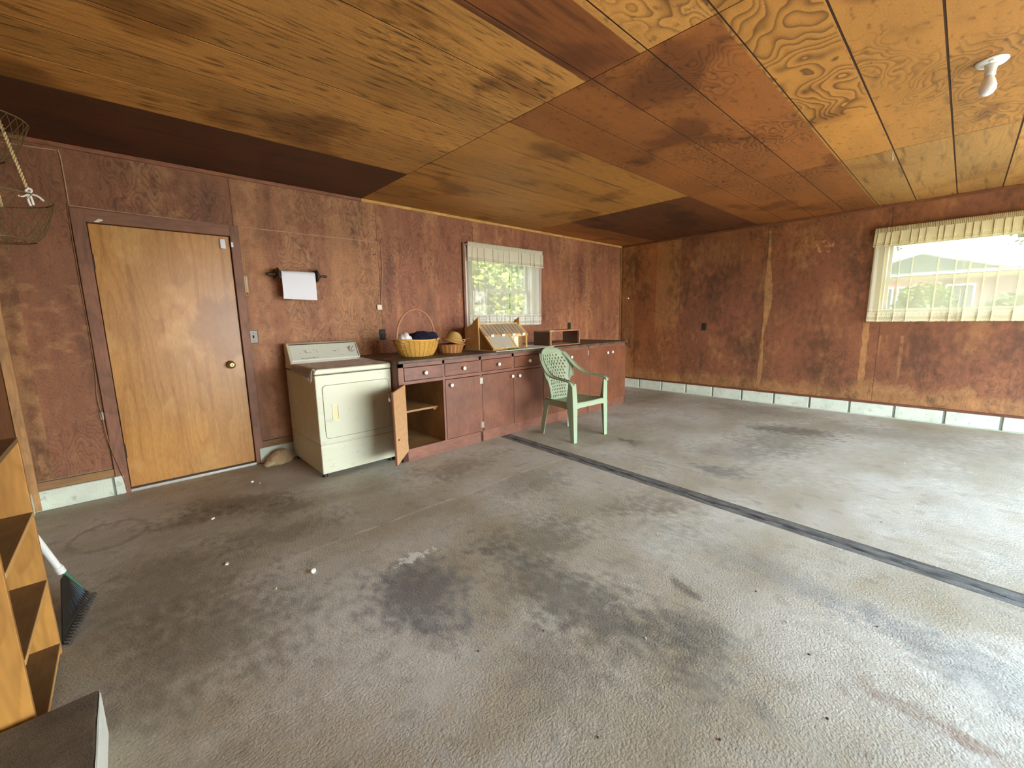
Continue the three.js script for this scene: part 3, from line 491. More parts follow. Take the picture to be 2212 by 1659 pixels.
shrub('garden_tree', 'tree whose leaves hang above the neighbouring roof at the right', 'tree', [17.2, 4.5, 6.0], [1.2, 1.6, 1.3], 2400, 0.2, BG, undefined, 0.12);

// ------------------------------------------------------------------ clothes dryer
{
  const X0 = -5.395, X1 = -4.772, Zf = 0.80, Zb = 0.06, D = thing('clothes_dryer', 'cream white front-loading clothes dryer with a sloped control panel', 'dryer', [X0, 0, 0]);
  const w = X1 - X0;
  mesh('cabinet', [box(0, w, 0.035, 0.266, Zb, Zf, 0.008), box(0, w, 0.272, 0.818, Zb, Zf - 0.002, 0.008), box(0.006, w - 0.006, 0.26, 0.28, Zb + 0.01, Zf - 0.008)], M.dryer, D);
  mesh('side_rib', [0.24, 0.46].map((z) => box(-0.0025, 0.004, 0.3, 0.79, z, z + 0.012, 0.002)), M.dryer, D);
  mesh('top_panel', box(-0.003, w + 0.003, 0.823, 0.866, Zb, Zf + 0.004, 0.012), M.dryer, D);
  mesh('top_gap', box(0.004, w - 0.004, 0.815, 0.826, Zb + 0.01, Zf - 0.006), M.dryerGap, D);
  const rrect = (x0, x1, y0, y1, r) => { const s = new THREE.Shape(); s.moveTo(x0 + r, y0); s.lineTo(x1 - r, y0); s.quadraticCurveTo(x1, y0, x1, y0 + r); s.lineTo(x1, y1 - r); s.quadraticCurveTo(x1, y1, x1 - r, y1); s.lineTo(x0 + r, y1); s.quadraticCurveTo(x0, y1, x0, y1 - r); s.lineTo(x0, y0 + r); s.quadraticCurveTo(x0, y0, x0 + r, y0); return s; };
  const gap = rrect(0.046, 0.594, 0.314, 0.738, 0.035); mesh('door_gap', new THREE.ExtrudeGeometry(gap, { depth: 0.003, bevelEnabled: false }).translate(0, 0, Zf - 0.0035), M.dryerGap, D);
  const leaf = rrect(0.0505, 0.5895, 0.3185, 0.7335, 0.031), hole = rrect(0.112, 0.158, 0.458, 0.582, 0.004); leaf.holes.push(hole);
  const dl = mesh('door', new THREE.ExtrudeGeometry(leaf, { depth: 0.004, bevelEnabled: true, bevelSize: 0.002, bevelThickness: 0.002, bevelSegments: 2, curveSegments: 8 }).translate(0, 0, Zf - 0.004), M.dryer, D);
  const rim = rrect(0.108, 0.162, 0.454, 0.586, 0.006); rim.holes.push(rrect(0.115, 0.155, 0.461, 0.579, 0.003));
  mesh('handle', [new THREE.ExtrudeGeometry(rim, { depth: 0.006, bevelEnabled: false }).translate(0, 0, Zf)], M.cream, dl);
  mesh('handle_cup', box(0.112, 0.158, 0.458, 0.582, Zf - 0.0004, Zf + 0.0008), M.bisque, dl);
  for (const [x, z] of [[0.03, 0.1], [w - 0.03, 0.1], [0.03, Zf - 0.05], [w - 0.03, Zf - 0.05]]) mesh('foot', new THREE.CylinderGeometry(0.016, 0.02, 0.036, 10).translate(x, 0.018, z), M.darkmetal, D);
  // control console: wedge along x, rounded at its right end
  const prof = (x, k, dy = 0) => [[x, 0.862, 0.07], [x, 0.862, 0.225 - k], [x, 0.885, 0.226 - k], [x, 1.030 - dy, 0.142 - k * 0.6], [x, 1.042 - dy, 0.12 - k * 0.5], [x, 1.042 - dy, 0.07]];
  mesh('console', loft([prof(0.0, 0.004, 0.004), prof(0.006, 0), prof(w - 0.03, 0), prof(w - 0.012, 0.003, 0.004), prof(w, 0.02, 0.02)], 0.5), M.dryer, D);
  const face = (x, t) => V(x, 0.895 + 0.135 * t, 0.2215 - 0.0785 * t), nrm = V(0, 0.5, 0.866).normalize(), fq = new THREE.Quaternion().setFromUnitVectors(V(0, 0, 1), nrm);
  const onFace = (g, x, t, up = 0) => { const p = face(x, t).addScaledVector(nrm, up); return g.applyQuaternion(fq).translate(p.x, p.y, p.z); };
  const printed = tex(1024, 256, (u, v) => { let c = [206, 208, 190]; const X = u * 0.6, Y = v * 0.145; const dash = (x0, x1, y, h, f) => { if (X > x0 && X < x1 && Math.abs(Y - y) < h && pn(X * f, y * 90) > -0.25) c = [120, 118, 104]; };
    dash(0.07, 0.2, 0.018, 0.003, 900); dash(0.205, 0.225, 0.02, 0.0025, 500); dash(0.1, 0.13, 0.092, 0.0014, 900); dash(0.07, 0.085, 0.068, 0.0012, 900); dash(0.145, 0.175, 0.068, 0.002, 900); dash(0.19, 0.215, 0.096, 0.0014, 900); dash(0.37, 0.4, 0.074, 0.004, 700); dash(0.41, 0.435, 0.083, 0.002, 900); dash(0.41, 0.43, 0.06, 0.0012, 900); dash(0.5, 0.53, 0.1, 0.002, 900); dash(0.52, 0.545, 0.08, 0.0014, 900); dash(0.515, 0.54, 0.058, 0.0014, 900); dash(0.43, 0.46, 0.03, 0.0012, 900); return mul3(c, 1 + 0.03 * pn(u * 80, v * 40)); });
  mesh('control_panel', onFace(new THREE.BoxGeometry(0.58, 0.145, 0.003), w / 2 - 0.004, 0.46, 0.001), std(0xffffff, 0.4, { map: printed }), D);
  mesh('chrome_line', [onFace(new THREE.BoxGeometry(0.58, 0.006, 0.004), w / 2 - 0.004, 0.985, 0.002), onFace(new THREE.BoxGeometry(0.006, 0.145, 0.004), w - 0.026, 0.46, 0.002)], M.dryerGap, D);
  mesh('chrome_rail', onFace(new THREE.BoxGeometry(0.59, 0.012, 0.006), w / 2 - 0.004, -0.03, 0.003), M.white, D);
  const dial = mesh('timer_dial', [onFace(new THREE.CylinderGeometry(0.03, 0.031, 0.006, 28).rotateX(Math.PI / 2), 0.545, 0.52, 0.004)], std(0xaeb0a2, 0.35, { metalness: 0.3 }), D);
  mesh('grip', onFace(new THREE.CylinderGeometry(0.019, 0.024, 0.022, 24).rotateX(Math.PI / 2), 0.545, 0.52, 0.016), M.cream, dial);
  mesh('pointer', onFace(new THREE.BoxGeometry(0.005, 0.03, 0.008).rotateZ(-0.6), 0.545, 0.52, 0.03), std(0x5b4a33, 0.5), dial);
  const sk = mesh('start_knob', onFace(new THREE.CylinderGeometry(0.011, 0.014, 0.016, 18).rotateX(Math.PI / 2), 0.148, 0.5, 0.01), M.cream, D);
  mesh('selector_switch', onFace(new RoundedBoxGeometry(0.012, 0.022, 0.014, 2, 0.003), 0.237, 0.5, 0.008), M.cream, D);
  mesh('door_latch', box(0.586, 0.594, 0.545, 0.6, Zf - 0.002, Zf + 0.006, 0.003), M.white, D);
}
{ // fringed mat on the dryer
  const t = thing('fringed_mat', 'faded pinkish grey fringed mat spread on top of the dryer', 'mat', [-5.395, 0.868, 0]);
  const mt = tex(256, 256, (u, v) => mul3(mix3([206, 190, 178], [244, 236, 228], clamp(0.5 + 1.3 * fbm(u * 9, v * 9, 4))), 1 + 0.1 * Math.sin(v * 400)));
  const mm = std(0xffffff, 0.95, { map: mt, side: THREE.DoubleSide });
  const zB = 0.25, zF = 0.808;
  const hang = (u, v) => { const x = -0.03 + u * 0.648, z = zB + (zF - zB) * v, over = Math.max(0, 0.02 - x) * (0.4 + 0.9 * ss(0.2, 0.8, v)); return [Math.max(x, -0.008 - 0.006 * v), 0.004 + 0.003 * fbm(u * 6, v * 6, 3) - over * 1.0 + 0.012 * ss(0.93, 1, u) * ss(0.6, 0, v), z]; };
  const top = grid(50, 40, hang), bot = grid(50, 40, (u, v) => { const p = hang(u, v); return [p[0], p[1] - 0.004, p[2]]; });
  top.index.array.reverse(); top.computeVertexNormals();
  mesh('cloth', [top, bot], mm, t);
  const fr = []; for (let i = 0; i < 70; i++) { const z = 0.26 + (i / 70) * 0.54, l = rr(0.035, 0.075) * (0.5 + 0.7 * (i / 70)), dx = rr(-0.02, 0.004), dz = rr(-0.015, 0.025); fr.push(tube([[0.006, 0.004, z], [-0.012, -0.006, z], [-0.014 + dx * 0.5, -0.01 - l * 0.5, z + dz * 0.4], [-0.012 + dx, -0.01 - l, z + dz]], 0.0024, 8, 4)); }
  const f = mesh('fringe', fr, std(0xc9bdb2, 0.95), t); f.userData.kind = 'stuff';
}
// ------------------------------------------------------------------ base cabinets
const CZF = 0.915, CB = 0.86;
const knobGeo = lathe([[0, 0], [0.011, 0], [0.009, 0.004], [0.008, 0.012], [0.016, 0.016], [0.019, 0.024], [0.0155, 0.031], [0.007, 0.0345], [0, 0.035]], 20).rotateX(Math.PI / 2);
const knobAt = (x, y, z, p) => mesh('knob', knobGeo.clone().translate(x, y, z), M.knob, p);
const hingeGeo = (x, y, z) => [box(x - 0.014, x + 0.004, y - 0.03, y + 0.03, z - 0.001, z + 0.004, 0.0015), bar([x + 0.004, y - 0.03, z + 0.004], [x + 0.004, y + 0.03, z + 0.004], 0.004, 6)];
function carcass(t, x0, x1, stiles, railY) {
  mesh('side_panel', uvm(box(x0, x0 + 0.016, 0.02, CB, 0.03, CZF - 0.018)), M.cab, t); mesh('side_panel', uvm(box(x1 - 0.016, x1, 0.02, CB, 0.03, CZF - 0.018)), M.cab, t);
  mesh('back_panel', uvm(box(x0 + 0.016, x1 - 0.016, 0.1, CB, 0.03, 0.04)), M.cabInside, t); mesh('bottom_panel', uvm(box(x0 + 0.016, x1 - 0.016, 0.085, 0.1, 0.04, CZF - 0.018), 'x'), M.cabInside, t);
  const fr = stiles.map(([a, b, c, d]) => uvm(box(a, b, c, d, CZF - 0.018, CZF, 0.002)));
  fr.push(uvm(box(x0, x1, 0.825, CB, CZF - 0.018, CZF, 0.002), 'x')); if (railY) fr.push(uvm(box(x0, x1, railY - 0.014, railY + 0.014, CZF - 0.018, CZF - 0.0005, 0.002), 'x')); fr.push(uvm(box(x0, x1, 0.0, 0.108, CZF - 0.018, CZF, 0.002), 'x'));
  mesh('face_frame', fr, M.cab, t);
}
function drawer(t, x0, x1, y0, y1, off, m = M.cabDoor) { const d = mesh('drawer', uvm(box(x0, x1, y0, y1, CZF - 0.012, CZF + 0.007, 0.003), 'x', off), m, t); knobAt((x0 + x1) / 2 + 0.005, (y0 + y1) / 2, CZF + 0.007, d); return d; }
function cdoor(t, x0, x1, y0, y1, kx, ky, hx, off, m = M.cabDoor) {
  const d = mesh('door', uvm(box(x0, x1, y0, y1, CZF - 0.012, CZF + 0.006, 0.003), 'y', off), m, t); knobAt(kx, ky, CZF + 0.006, d);
  if (hx !== undefined) for (const y of [y0 + 0.065, y1 - 0.055]) mesh('hinge', hingeGeo(hx, y, CZF + 0.001), M.hinge, d);
  return d;
}
{
  const a = thing('base_cabinet', 'reddish brown base cabinet beside the dryer with its left door hanging open', 'cabinet', [0, 0, 0]);
  carcass(a, -4.765, -3.884, [[-4.765, -4.713, 0, CB], [-4.325, -4.299, 0.1, 0.68], [-4.325, -4.299, 0.7, CB], [-3.902, -3.884, 0, CB]], 0.692);
  drawer(a, -4.712, -4.326, 0.71, 0.822, 0.1); drawer(a, -4.302, -3.902, 0.71, 0.822, 0.4);
  cdoor(a, -4.303, -3.896, 0.112, 0.674, -4.245, 0.622, -3.8935, 0.2);
  mesh('shelf', uvm(box(-4.748, -4.318, 0.405, 0.424, 0.05, 0.80, 0.002), 'x'), M.cabInside, a);
  mesh('shelf_cleat', box(-4.747, -4.72, 0.36, 0.405, 0.06, 0.72), M.cabBoard, a); mesh('shelf_peg', box(-4.35, -4.32, 0.385, 0.404, 0.74, 0.775), M.cabBoard, a);
  mesh('divider', uvm(box(-4.318, -4.302, 0.1, 0.69, 0.04, CZF - 0.02)), M.cabInside, a);
  mesh('drawer_bottom', box(-4.74, -3.9, 0.688, 0.696, 0.05, CZF - 0.02), M.cabInside, a);
  const hinge = new THREE.Group(); hinge.name = 'open_door'; hinge.position.set(-4.713, 0, CZF + 0.004); hinge.rotation.y = -(Math.PI - Math.atan2(0.278, 0.25)); a.add(hinge);
  // the leaf: outside face is stained, inside face bare board
  mesh('leaf', [uvm(box(0, 0.385, 0.1, 0.684, 0, 0.013, 0.001))], M.cabDoor, hinge);
  mesh('inner_face', uvm(box(0.002, 0.383, 0.102, 0.682, -0.004, 0.001)), M.cabBoard, hinge);
  mesh('knob', knobGeo.clone().translate(0.345, 0.622, 0.013), M.knob, hinge); for (const y of [0.18, 0.61]) mesh('hinge', hingeGeo(0.004, y, -0.005), M.darkmetal, hinge);
  mesh('catch', box(0.31, 0.325, 0.285, 0.297, -0.012, -0.003, 0.002), M.darkmetal, hinge);
  const b = thing('base_cabinet', 'reddish brown base cabinet with two drawers, just left of the green chair', 'cabinet', [0, 0, 0]);
  carcass(b, -3.884, -2.99, [[-3.884, -3.868, 0, CB], [-3.463, -3.428, 0.7, CB], [-3.452, -3.436, 0.1, 0.68], [-3.012, -2.99, 0, CB]], 0.692);
  drawer(b, -3.867, -3.464, 0.71, 0.822, 0.7, M.cabDoor2); drawer(b, -3.427, -3.014, 0.71, 0.822, 1.0, M.cabDoor2);
  cdoor(b, -3.868, -3.447, 0.108, 0.674, -3.476, 0.622, -3.868, 0.5); cdoor(b, -3.441, -3.004, 0.106, 0.674, -3.372, 0.618, undefined, 0.83);
  const c = thing('base_cabinet', 'reddish brown base cabinet with full-height doors behind the green chair', 'cabinet', [0, 0, 0]);
  carcass(c, -2.99, -2.132, [[-2.99, -2.975, 0, CB], [-2.592, -2.578, 0.1, CB], [-2.145, -2.132, 0, CB]]);
  cdoor(c, -2.978, -2.59, 0.106, 0.828, -2.64, 0.75, -2.974, 0.3, M.cabDoor2); cdoor(c, -2.58, -2.142, 0.106, 0.828, -2.5, 0.748, -2.142, 0.62, M.cabDoor2);
  const d = thing('base_cabinet', 'reddish brown base cabinet at the far end of the row, nearest the right wall', 'cabinet', [0, 0, 0]);
  carcass(d, -2.132, -1.272, [[-2.132, -2.12, 0, CB], [-1.712, -1.7, 0.1, CB], [-1.296, -1.272, 0, CB]]);
  cdoor(d, -2.121, -1.711, 0.106, 0.828, -1.745, 0.75, undefined, 0.9, M.cabDoor2); cdoor(d, -1.701, -1.296, 0.106, 0.828, -1.637, 0.752, undefined, 0.15, M.cabDoor2);
  const top = mesh('countertop', uvr(box(-4.768, -1.255, 0.861, 0.886, 0.004, 0.938, 0.004), 'x', -4.768, -1.255, 'z', 0, 0.938), M.counter); tag(top, 'long worn brown countertop running along the row of base cabinets', 'countertop');
}

// ------------------------------------------------------------------ green resin armchair
{
  const t = thing('plastic_armchair', 'sage green moulded plastic armchair with a perforated back, standing before the cabinets', 'chair', [-3.045, 0, 1.385], -0.06);
  // back: outline in (x, h above the seat) mapped onto a reclined, slightly hollow shell
  const SEATY = 0.365, pt = (x, h) => new THREE.Vector2(x, h), s = new THREE.Shape();
  s.moveTo(-0.13, -0.01); s.bezierCurveTo(-0.135, 0.08, -0.145, 0.15, -0.175, 0.215); s.bezierCurveTo(-0.19, 0.235, -0.2, 0.225, -0.212, 0.24); s.bezierCurveTo(-0.235, 0.32, -0.225, 0.4, -0.185, 0.465); s.bezierCurveTo(-0.13, 0.535, -0.06, 0.54, 0, 0.54);
  s.bezierCurveTo(0.06, 0.54, 0.13, 0.535, 0.185, 0.465); s.bezierCurveTo(0.225, 0.4, 0.235, 0.32, 0.212, 0.24); s.bezierCurveTo(0.2, 0.225, 0.19, 0.235, 0.175, 0.215); s.bezierCurveTo(0.145, 0.15, 0.135, 0.08, 0.13, -0.01); s.lineTo(-0.13, -0.01);
  const halfW = (h) => 0.098 + 0.055 * ss(0.12, 0.42, h);
  for (let j = 0; j < 14; j++) { const h = 0.03 + j * 0.033, w = halfW(h), n = 8; for (let i = 0; i < n; i++) { const f = (i + (j % 2 ? 0.5 : 0)) / (n - 0.5) * 2 - 1, x = f * w; if (h > 0.40 && Math.hypot(x / 0.15, (h - 0.36) / 0.13) > 1.02) continue; const rx = 0.0095 + 0.0028 * ss(0.1, 0.4, h), ry = h < 0.13 ? 0.016 : 0.0155, o = new THREE.Path(); o.moveTo(x, h - ry); o.lineTo(x + rx, h); o.lineTo(x, h + ry); o.lineTo(x - rx, h); o.lineTo(x, h - ry); s.holes.push(o); } }
  for (const k of [-1, 1]) { const o = new THREE.Path(); o.moveTo(k * 0.152, 0.2); o.lineTo(k * 0.186, 0.29); o.lineTo(k * 0.192, 0.35); o.lineTo(k * 0.172, 0.29); o.lineTo(k * 0.152, 0.2); s.holes.push(o); }
  const back = clean(new THREE.ExtrudeGeometry(s, { depth: 0.007, bevelEnabled: true, bevelSize: 0.0015, bevelThickness: 0.0015, bevelSegments: 1, curveSegments: 16 }));
  const bendBack = (x, h, d) => [x, SEATY + h * 0.985, -0.175 - 0.26 * h - 0.12 * h * h + 1.5 * x * x * ss(-0.05, 0.2, h) + d];
  { const p = back.attributes.position; for (let i = 0; i < p.count; i++) p.setXYZ(i, ...bendBack(p.getX(i), p.getY(i), p.getZ(i))); back.computeVertexNormals(); }
  mesh('backrest', back, M.chair, t);
  const rimPts = s.getPoints(14).filter((_, i) => i % 2 === 0).map((p) => V(...bendBack(p.x * 0.985, p.y * 0.99 + 0.002, 0.004)));
  mesh('back_rim', tube(rimPts, 0.009, 120, 6, true), M.chair, t);
  // seat: dished slab with a rolled front edge
  const seatP = (u, v) => { const z = -0.19 + 0.43 * v, w = 0.19 + 0.055 * v, x = (u * 2 - 1) * w; return [x, z]; };
  const rim = (u, v) => Math.max(ss(0.9, 1, v), ss(0.9, 1, Math.abs(u * 2 - 1)));
  const top = grid(26, 26, (u, v) => { const [x, z] = seatP(u, v); return [x, 0.392 - 0.022 * (1 - Math.pow(Math.abs(u * 2 - 1), 2.4)) * ss(1.0, 0.7, v) - 0.012 * (1 - v) - 0.03 * ss(0.93, 1, v) - 0.012 * ss(0.95, 1, Math.abs(u * 2 - 1)), z + 0.022 * ss(0.8, 1, v) * (1 - Math.pow(u * 2 - 1, 2))]; });
  const bot = grid(26, 26, (u, v) => { const [x, z] = seatP(u, v); return [x * 0.985, 0.352 - 0.006 * (1 - v), z + 0.018 * ss(0.8, 1, v) * (1 - Math.pow(u * 2 - 1, 2))]; });
  top.index.array.reverse(); top.computeVertexNormals();
  mesh('seat', [top, bot], M.chair, t);
  const apron = []; for (let i = 0; i <= 20; i++) { const u = i / 20, x = (u * 2 - 1) * 0.245, z = 0.245 + 0.024 * (1 - Math.pow(u * 2 - 1, 2)), arch = 0.318 + 0.03 * Math.sqrt(1 - Math.pow(Math.abs(u * 2 - 1), 3)); apron.push([[x, 0.395, z - 0.012], [x, 0.385, z], [x, arch, z + 0.002], [x, arch, z - 0.005], [x, 0.37, z - 0.008]]); }
  mesh('apron', [loft(apron, 0.9), loft([[[-0.185, 0.385, -0.2], [0.185, 0.385, -0.2], [0.185, 0.385, -0.193], [-0.185, 0.385, -0.193]], [[-0.19, 0.335, -0.205], [0.19, 0.335, -0.205], [0.19, 0.335, -0.198], [-0.19, 0.335, -0.198]]]), ...[-1, 1].map((k) => loft([[[k * 0.192, 0.388, -0.2], [k * 0.246, 0.395, 0.24], [k * 0.24, 0.395, 0.24], [k * 0.186, 0.388, -0.2]], [[k * 0.2, 0.325, -0.2], [k * 0.252, 0.325, 0.24], [k * 0.246, 0.325, 0.24], [k * 0.194, 0.325, -0.2]]]))], M.chair, t);
  // L-shaped legs
  const Lsec = (cx, y, cz, w, d, th, kx, kz) => [[0, 0], [w, 0], [w, th], [th, th], [th, d], [0, d]].map(([a, b]) => [cx - kx * a, y, cz - kz * b]);
  for (const k of [-1, 1]) {
    const f = [[0.268, 0.585, 0.245, 0.056, 0.05], [0.264, 0.40, 0.252, 0.066, 0.085], [0.262, 0.32, 0.255, 0.06, 0.075], [0.258, 0.1, 0.26, 0.05, 0.055], [0.256, 0.0, 0.262, 0.044, 0.046]].map(([x, y, z, w, d]) => Lsec(k * x, y, z, w, d, 0.007, k, 1));
    mesh('leg', loft(k > 0 ? f : f.map((q) => q.slice().reverse()), 0.4), M.chair, t);
    const r = [[0.205, 0.375, -0.205, 0.07, 0.09], [0.212, 0.28, -0.212, 0.056, 0.065], [0.226, 0, -0.24, 0.042, 0.044]].map(([x, y, z, w, d]) => Lsec(k * x, y, z, w, d, 0.007, k, -1));
    mesh('leg', loft(k > 0 ? r.map((q) => q.slice().reverse()) : r, 0.4), M.chair, t);
    // arm: ribbon from the shoulder of the back, sweeping down and forward
    const c = curve([[k * 0.17, 0.84, -0.285], [k * 0.203, 0.775, -0.235], [k * 0.228, 0.69, -0.15], [k * 0.25, 0.636, -0.055], [k * 0.262, 0.62, 0.05], [k * 0.268, 0.61, 0.17], [k * 0.268, 0.6, 0.225], [k * 0.267, 0.57, 0.248]]), secs = [];
    for (let i = 0; i <= 26; i++) { const q = c.getPointAt(i / 26), T = c.getTangentAt(i / 26), W = V(1, 0, 0).addScaledVector(T, -T.x).normalize(), N = W.clone().cross(T).normalize(); const w = 0.026 + 0.006 * Math.sin((i / 26) * Math.PI), P = (a, b) => { const o = q.clone().addScaledVector(W, a).addScaledVector(N, b); return [o.x, o.y, o.z]; }; secs.push([P(-w, -0.010), P(-w, 0.002), P(-w * 0.6, 0.006), P(w * 0.6, 0.006), P(w, 0.002), P(w, -0.010), P(w * 0.8, -0.010), P(w * 0.75, -0.001), P(-w * 0.75, -0.001), P(-w * 0.8, -0.010)]); }
    mesh('armrest', loft(secs.map((q) => q.slice().reverse()), 0.6), M.chair, t);
  }
}
// ------------------------------------------------------------------ things on the counter
const CT = 0.887;
const straw = std(0xd9a94e, 0.65), strawDark = std(0xb07c34, 0.7), cane = std(0xb07a58, 0.5);
function basketRings(a0, a1, b0, b1, h, rings, stakes, r) { // oval bowl
  const prof = (f) => Math.pow(f, 0.55), out = [], st = [];
  for (let i = 0; i < rings; i++) { const f = (i + 0.4) / rings, k = prof(f), A = a0 + (a1 - a0) * k, B = b0 + (b1 - b0) * k, P = [], n = stakes * 4; for (let j = 0; j < n; j++) { const th = (j / n) * Math.PI * 2, o = r * 0.9 * Math.cos((j / n) * stakes * Math.PI + (i % 2) * Math.PI); P.push([(A + o) * Math.cos(th), h * f, (B + o) * Math.sin(th)]); } out.push(tube(P, r, n, 5, true)); }
  for (let j = 0; j < stakes; j++) { const th = ((j + 0.5) / stakes) * Math.PI * 2, P = []; for (let i = 0; i <= 8; i++) { const f = i / 8, k = prof(Math.max(f, 0.02)), A = a0 + (a1 - a0) * k, B = b0 + (b1 - b0) * k; P.push([A * Math.cos(th), h * f, B * Math.sin(th)]); } st.push(tube(P, r * 1.15, 10, 5)); }
  return [out, st];
}
function crumple(rx, ry, rz, sd, amp = 0.25, seg = 40) { const g = mergeVertices(clean(new THREE.SphereGeometry(1, seg, seg * 0.7)).deleteAttribute('uv').deleteAttribute('normal')); const p = g.attributes.position; for (let i = 0; i < p.count; i++) { const x = p.getX(i), y = p.getY(i), z = p.getZ(i), n = 1 + amp * (fbm(x * 2 + sd + z, y * 2 + z * 1.7, 4) + 0.5 * Math.abs(pn(x * 4 + sd, z * 4 + y * 3))); p.setXYZ(i, x * n * rx, Math.max(y * n, -0.55) * ry, z * n * rz); } g.computeVertexNormals(); return g; }
{
  const B = thing('wicker_basket', 'large yellow wicker basket with a tall hoop handle, on the counter next to the dryer', 'basket', [-4.40, CT + 0.003, 0.62], 0.15);
  const [ringsG, stakesG] = basketRings(0.14, 0.228, 0.1, 0.165, 0.145, 15, 27, 0.0048);
  const wv = mesh('weave', ringsG, straw, B); wv.userData.kind = 'stuff'; const sk = mesh('stakes', stakesG, strawDark, B); sk.userData.kind = 'stuff';
  mesh('base', new THREE.CylinderGeometry(1, 1, 0.008, 32).scale(0.142, 1, 0.102).translate(0, 0.004, 0), strawDark, B);
  const rimP = Array.from({ length: 48 }, (_, j) => { const th = (j / 48) * Math.PI * 2; return [0.229 * Math.cos(th), 0.148 + 0.012 * Math.cos(th) * Math.cos(th), 0.166 * Math.sin(th)]; });
  mesh('rim', tube(rimP, 0.009, 96, 6, true), straw, B);
  const hp = []; for (let i = 0; i <= 24; i++) { const a = (i / 24) * Math.PI; hp.push([0.222 * Math.cos(a) * (1 + 0.05 * Math.sin(a)), 0.15 + 0.28 * Math.sin(a), 0]); }
  mesh('handle', [tube(hp, 0.0095, 60, 7), tube(hp.map(([x, y, z], i) => [x * 0.975, y - 0.004, 0.004 * Math.sin(i * 2)]), 0.005, 60, 5)], cane, B);
  const n = mesh('navy_cloth', crumple(0.155, 0.07, 0.12, 3, 0.34).translate(0.05, 0, 0), std(0x12122e, 0.95)); n.position.set(-4.38, CT + 0.155, 0.62); tag(n, 'crumpled navy blue cloth heaped in the large wicker basket', 'cloth');
  const w = mesh('white_cloth', crumple(0.062, 0.058, 0.06, 9, 0.4, 30), std(0xe9e7e2, 0.9)); w.position.set(-4.55, CT + 0.158, 0.67); tag(w, 'bunched white cloth at the left side of the large wicker basket', 'cloth');
}
{
  const B = thing('splint_basket', 'low round brown splint basket standing right of the large wicker basket', 'basket', [-3.99, CT, 0.56]);
  const sp = [], warm = std(0x96602e, 0.6), warm2 = std(0x6c4420, 0.6);
  for (let i = 0; i < 40; i++) { const th = (i / 40) * Math.PI * 2, r0 = 0.115, r1 = 0.142, w = 0.0095, c = Math.cos(th), s = Math.sin(th); sp.push(loft([[r0, 0.002], [r0 * 1.12, 0.04], [r1, 0.085]].map(([r, y]) => [[r * c - w * s, y, r * s + w * c], [(r + 0.003) * c - w * s, y, (r + 0.003) * s + w * c], [(r + 0.003) * c + w * s, y, (r + 0.003) * s - w * c], [r * c + w * s, y, r * s - w * c]]))); }
  for (const [k, m] of [[0, warm], [1, std(0xb98246, 0.6)]]) { const sm = mesh('splints', sp.filter((_, i) => i % 2 === k), m, B); sm.userData.kind = 'stuff'; }
  mesh('liner', lathe([[0.001, 0.006], [0.11, 0.004], [0.124, 0.04], [0.138, 0.084]], 32), warm2, B);
  mesh('rim', [new THREE.TorusGeometry(0.142, 0.006, 8, 48).rotateX(Math.PI / 2).translate(0, 0.086, 0), new THREE.TorusGeometry(0.136, 0.004, 8, 48).rotateX(Math.PI / 2).translate(0, 0.062, 0)], warm, B);
  const Hh = thing('straw_hat', 'small striped straw hat with a ribbon bow, tipped up in the low splint basket', 'hat', [-3.945, CT + 0.125, 0.57]); Hh.rotation.set(0.25, 0.2, -0.22);
  const coil = []; for (let i = 0; i < 13; i++) { const a = (i / 13) * Math.PI / 2; coil.push(new THREE.TorusGeometry(0.082 * Math.cos(a * 0.98) + 0.001, 0.0048, 6, 40).rotateX(Math.PI / 2).translate(0, 0.085 * Math.sin(a), 0)); }
  const crown = mesh('crown', coil, std(0xc09a58, 0.85), Hh); mesh('crown_lining', new THREE.SphereGeometry(0.0815, 28, 14, 0, Math.PI * 2, 0, Math.PI / 2), std(0x7a5226, 0.9), crown);
  mesh('brim', [0.094, 0.105, 0.116].map((r, i) => new THREE.TorusGeometry(r, 0.0065, 6, 40).rotateX(Math.PI / 2).translate(0, -0.003 - i * 0.003, 0)), std(0xb88a48, 0.8), Hh);
  const bow = [tube([[0, 0, 0], [0.03, 0.03, 0.01], [0.045, 0.005, 0.012], [0, 0, 0]], 0.006, 20, 5), tube([[0, 0, 0], [0.025, -0.03, 0.012], [0.04, -0.012, 0.01], [0, 0, 0]], 0.006, 20, 5), tube([[0, 0, 0], [0.012, -0.035, 0.02], [0.02, -0.075, 0.02]], 0.004, 12, 5)];
  mesh('ribbon_bow', bow.map((g) => g.translate(0.112, 0.0, 0.0)), std(0xc98f5e, 0.7), Hh);
  const kn = mesh('knitting_needle', [bar([0, 0, 0], [0.2, 0.028, -0.02], 0.0022, 6), new THREE.SphereGeometry(0.005, 8, 6)], std(0xb9b4ae, 0.35, { metalness: 0.7 })); kn.position.set(-3.86, CT + 0.105, 0.5); tag(kn, 'thin metal needle poking out behind the straw hat towards the model house', 'needle');
}
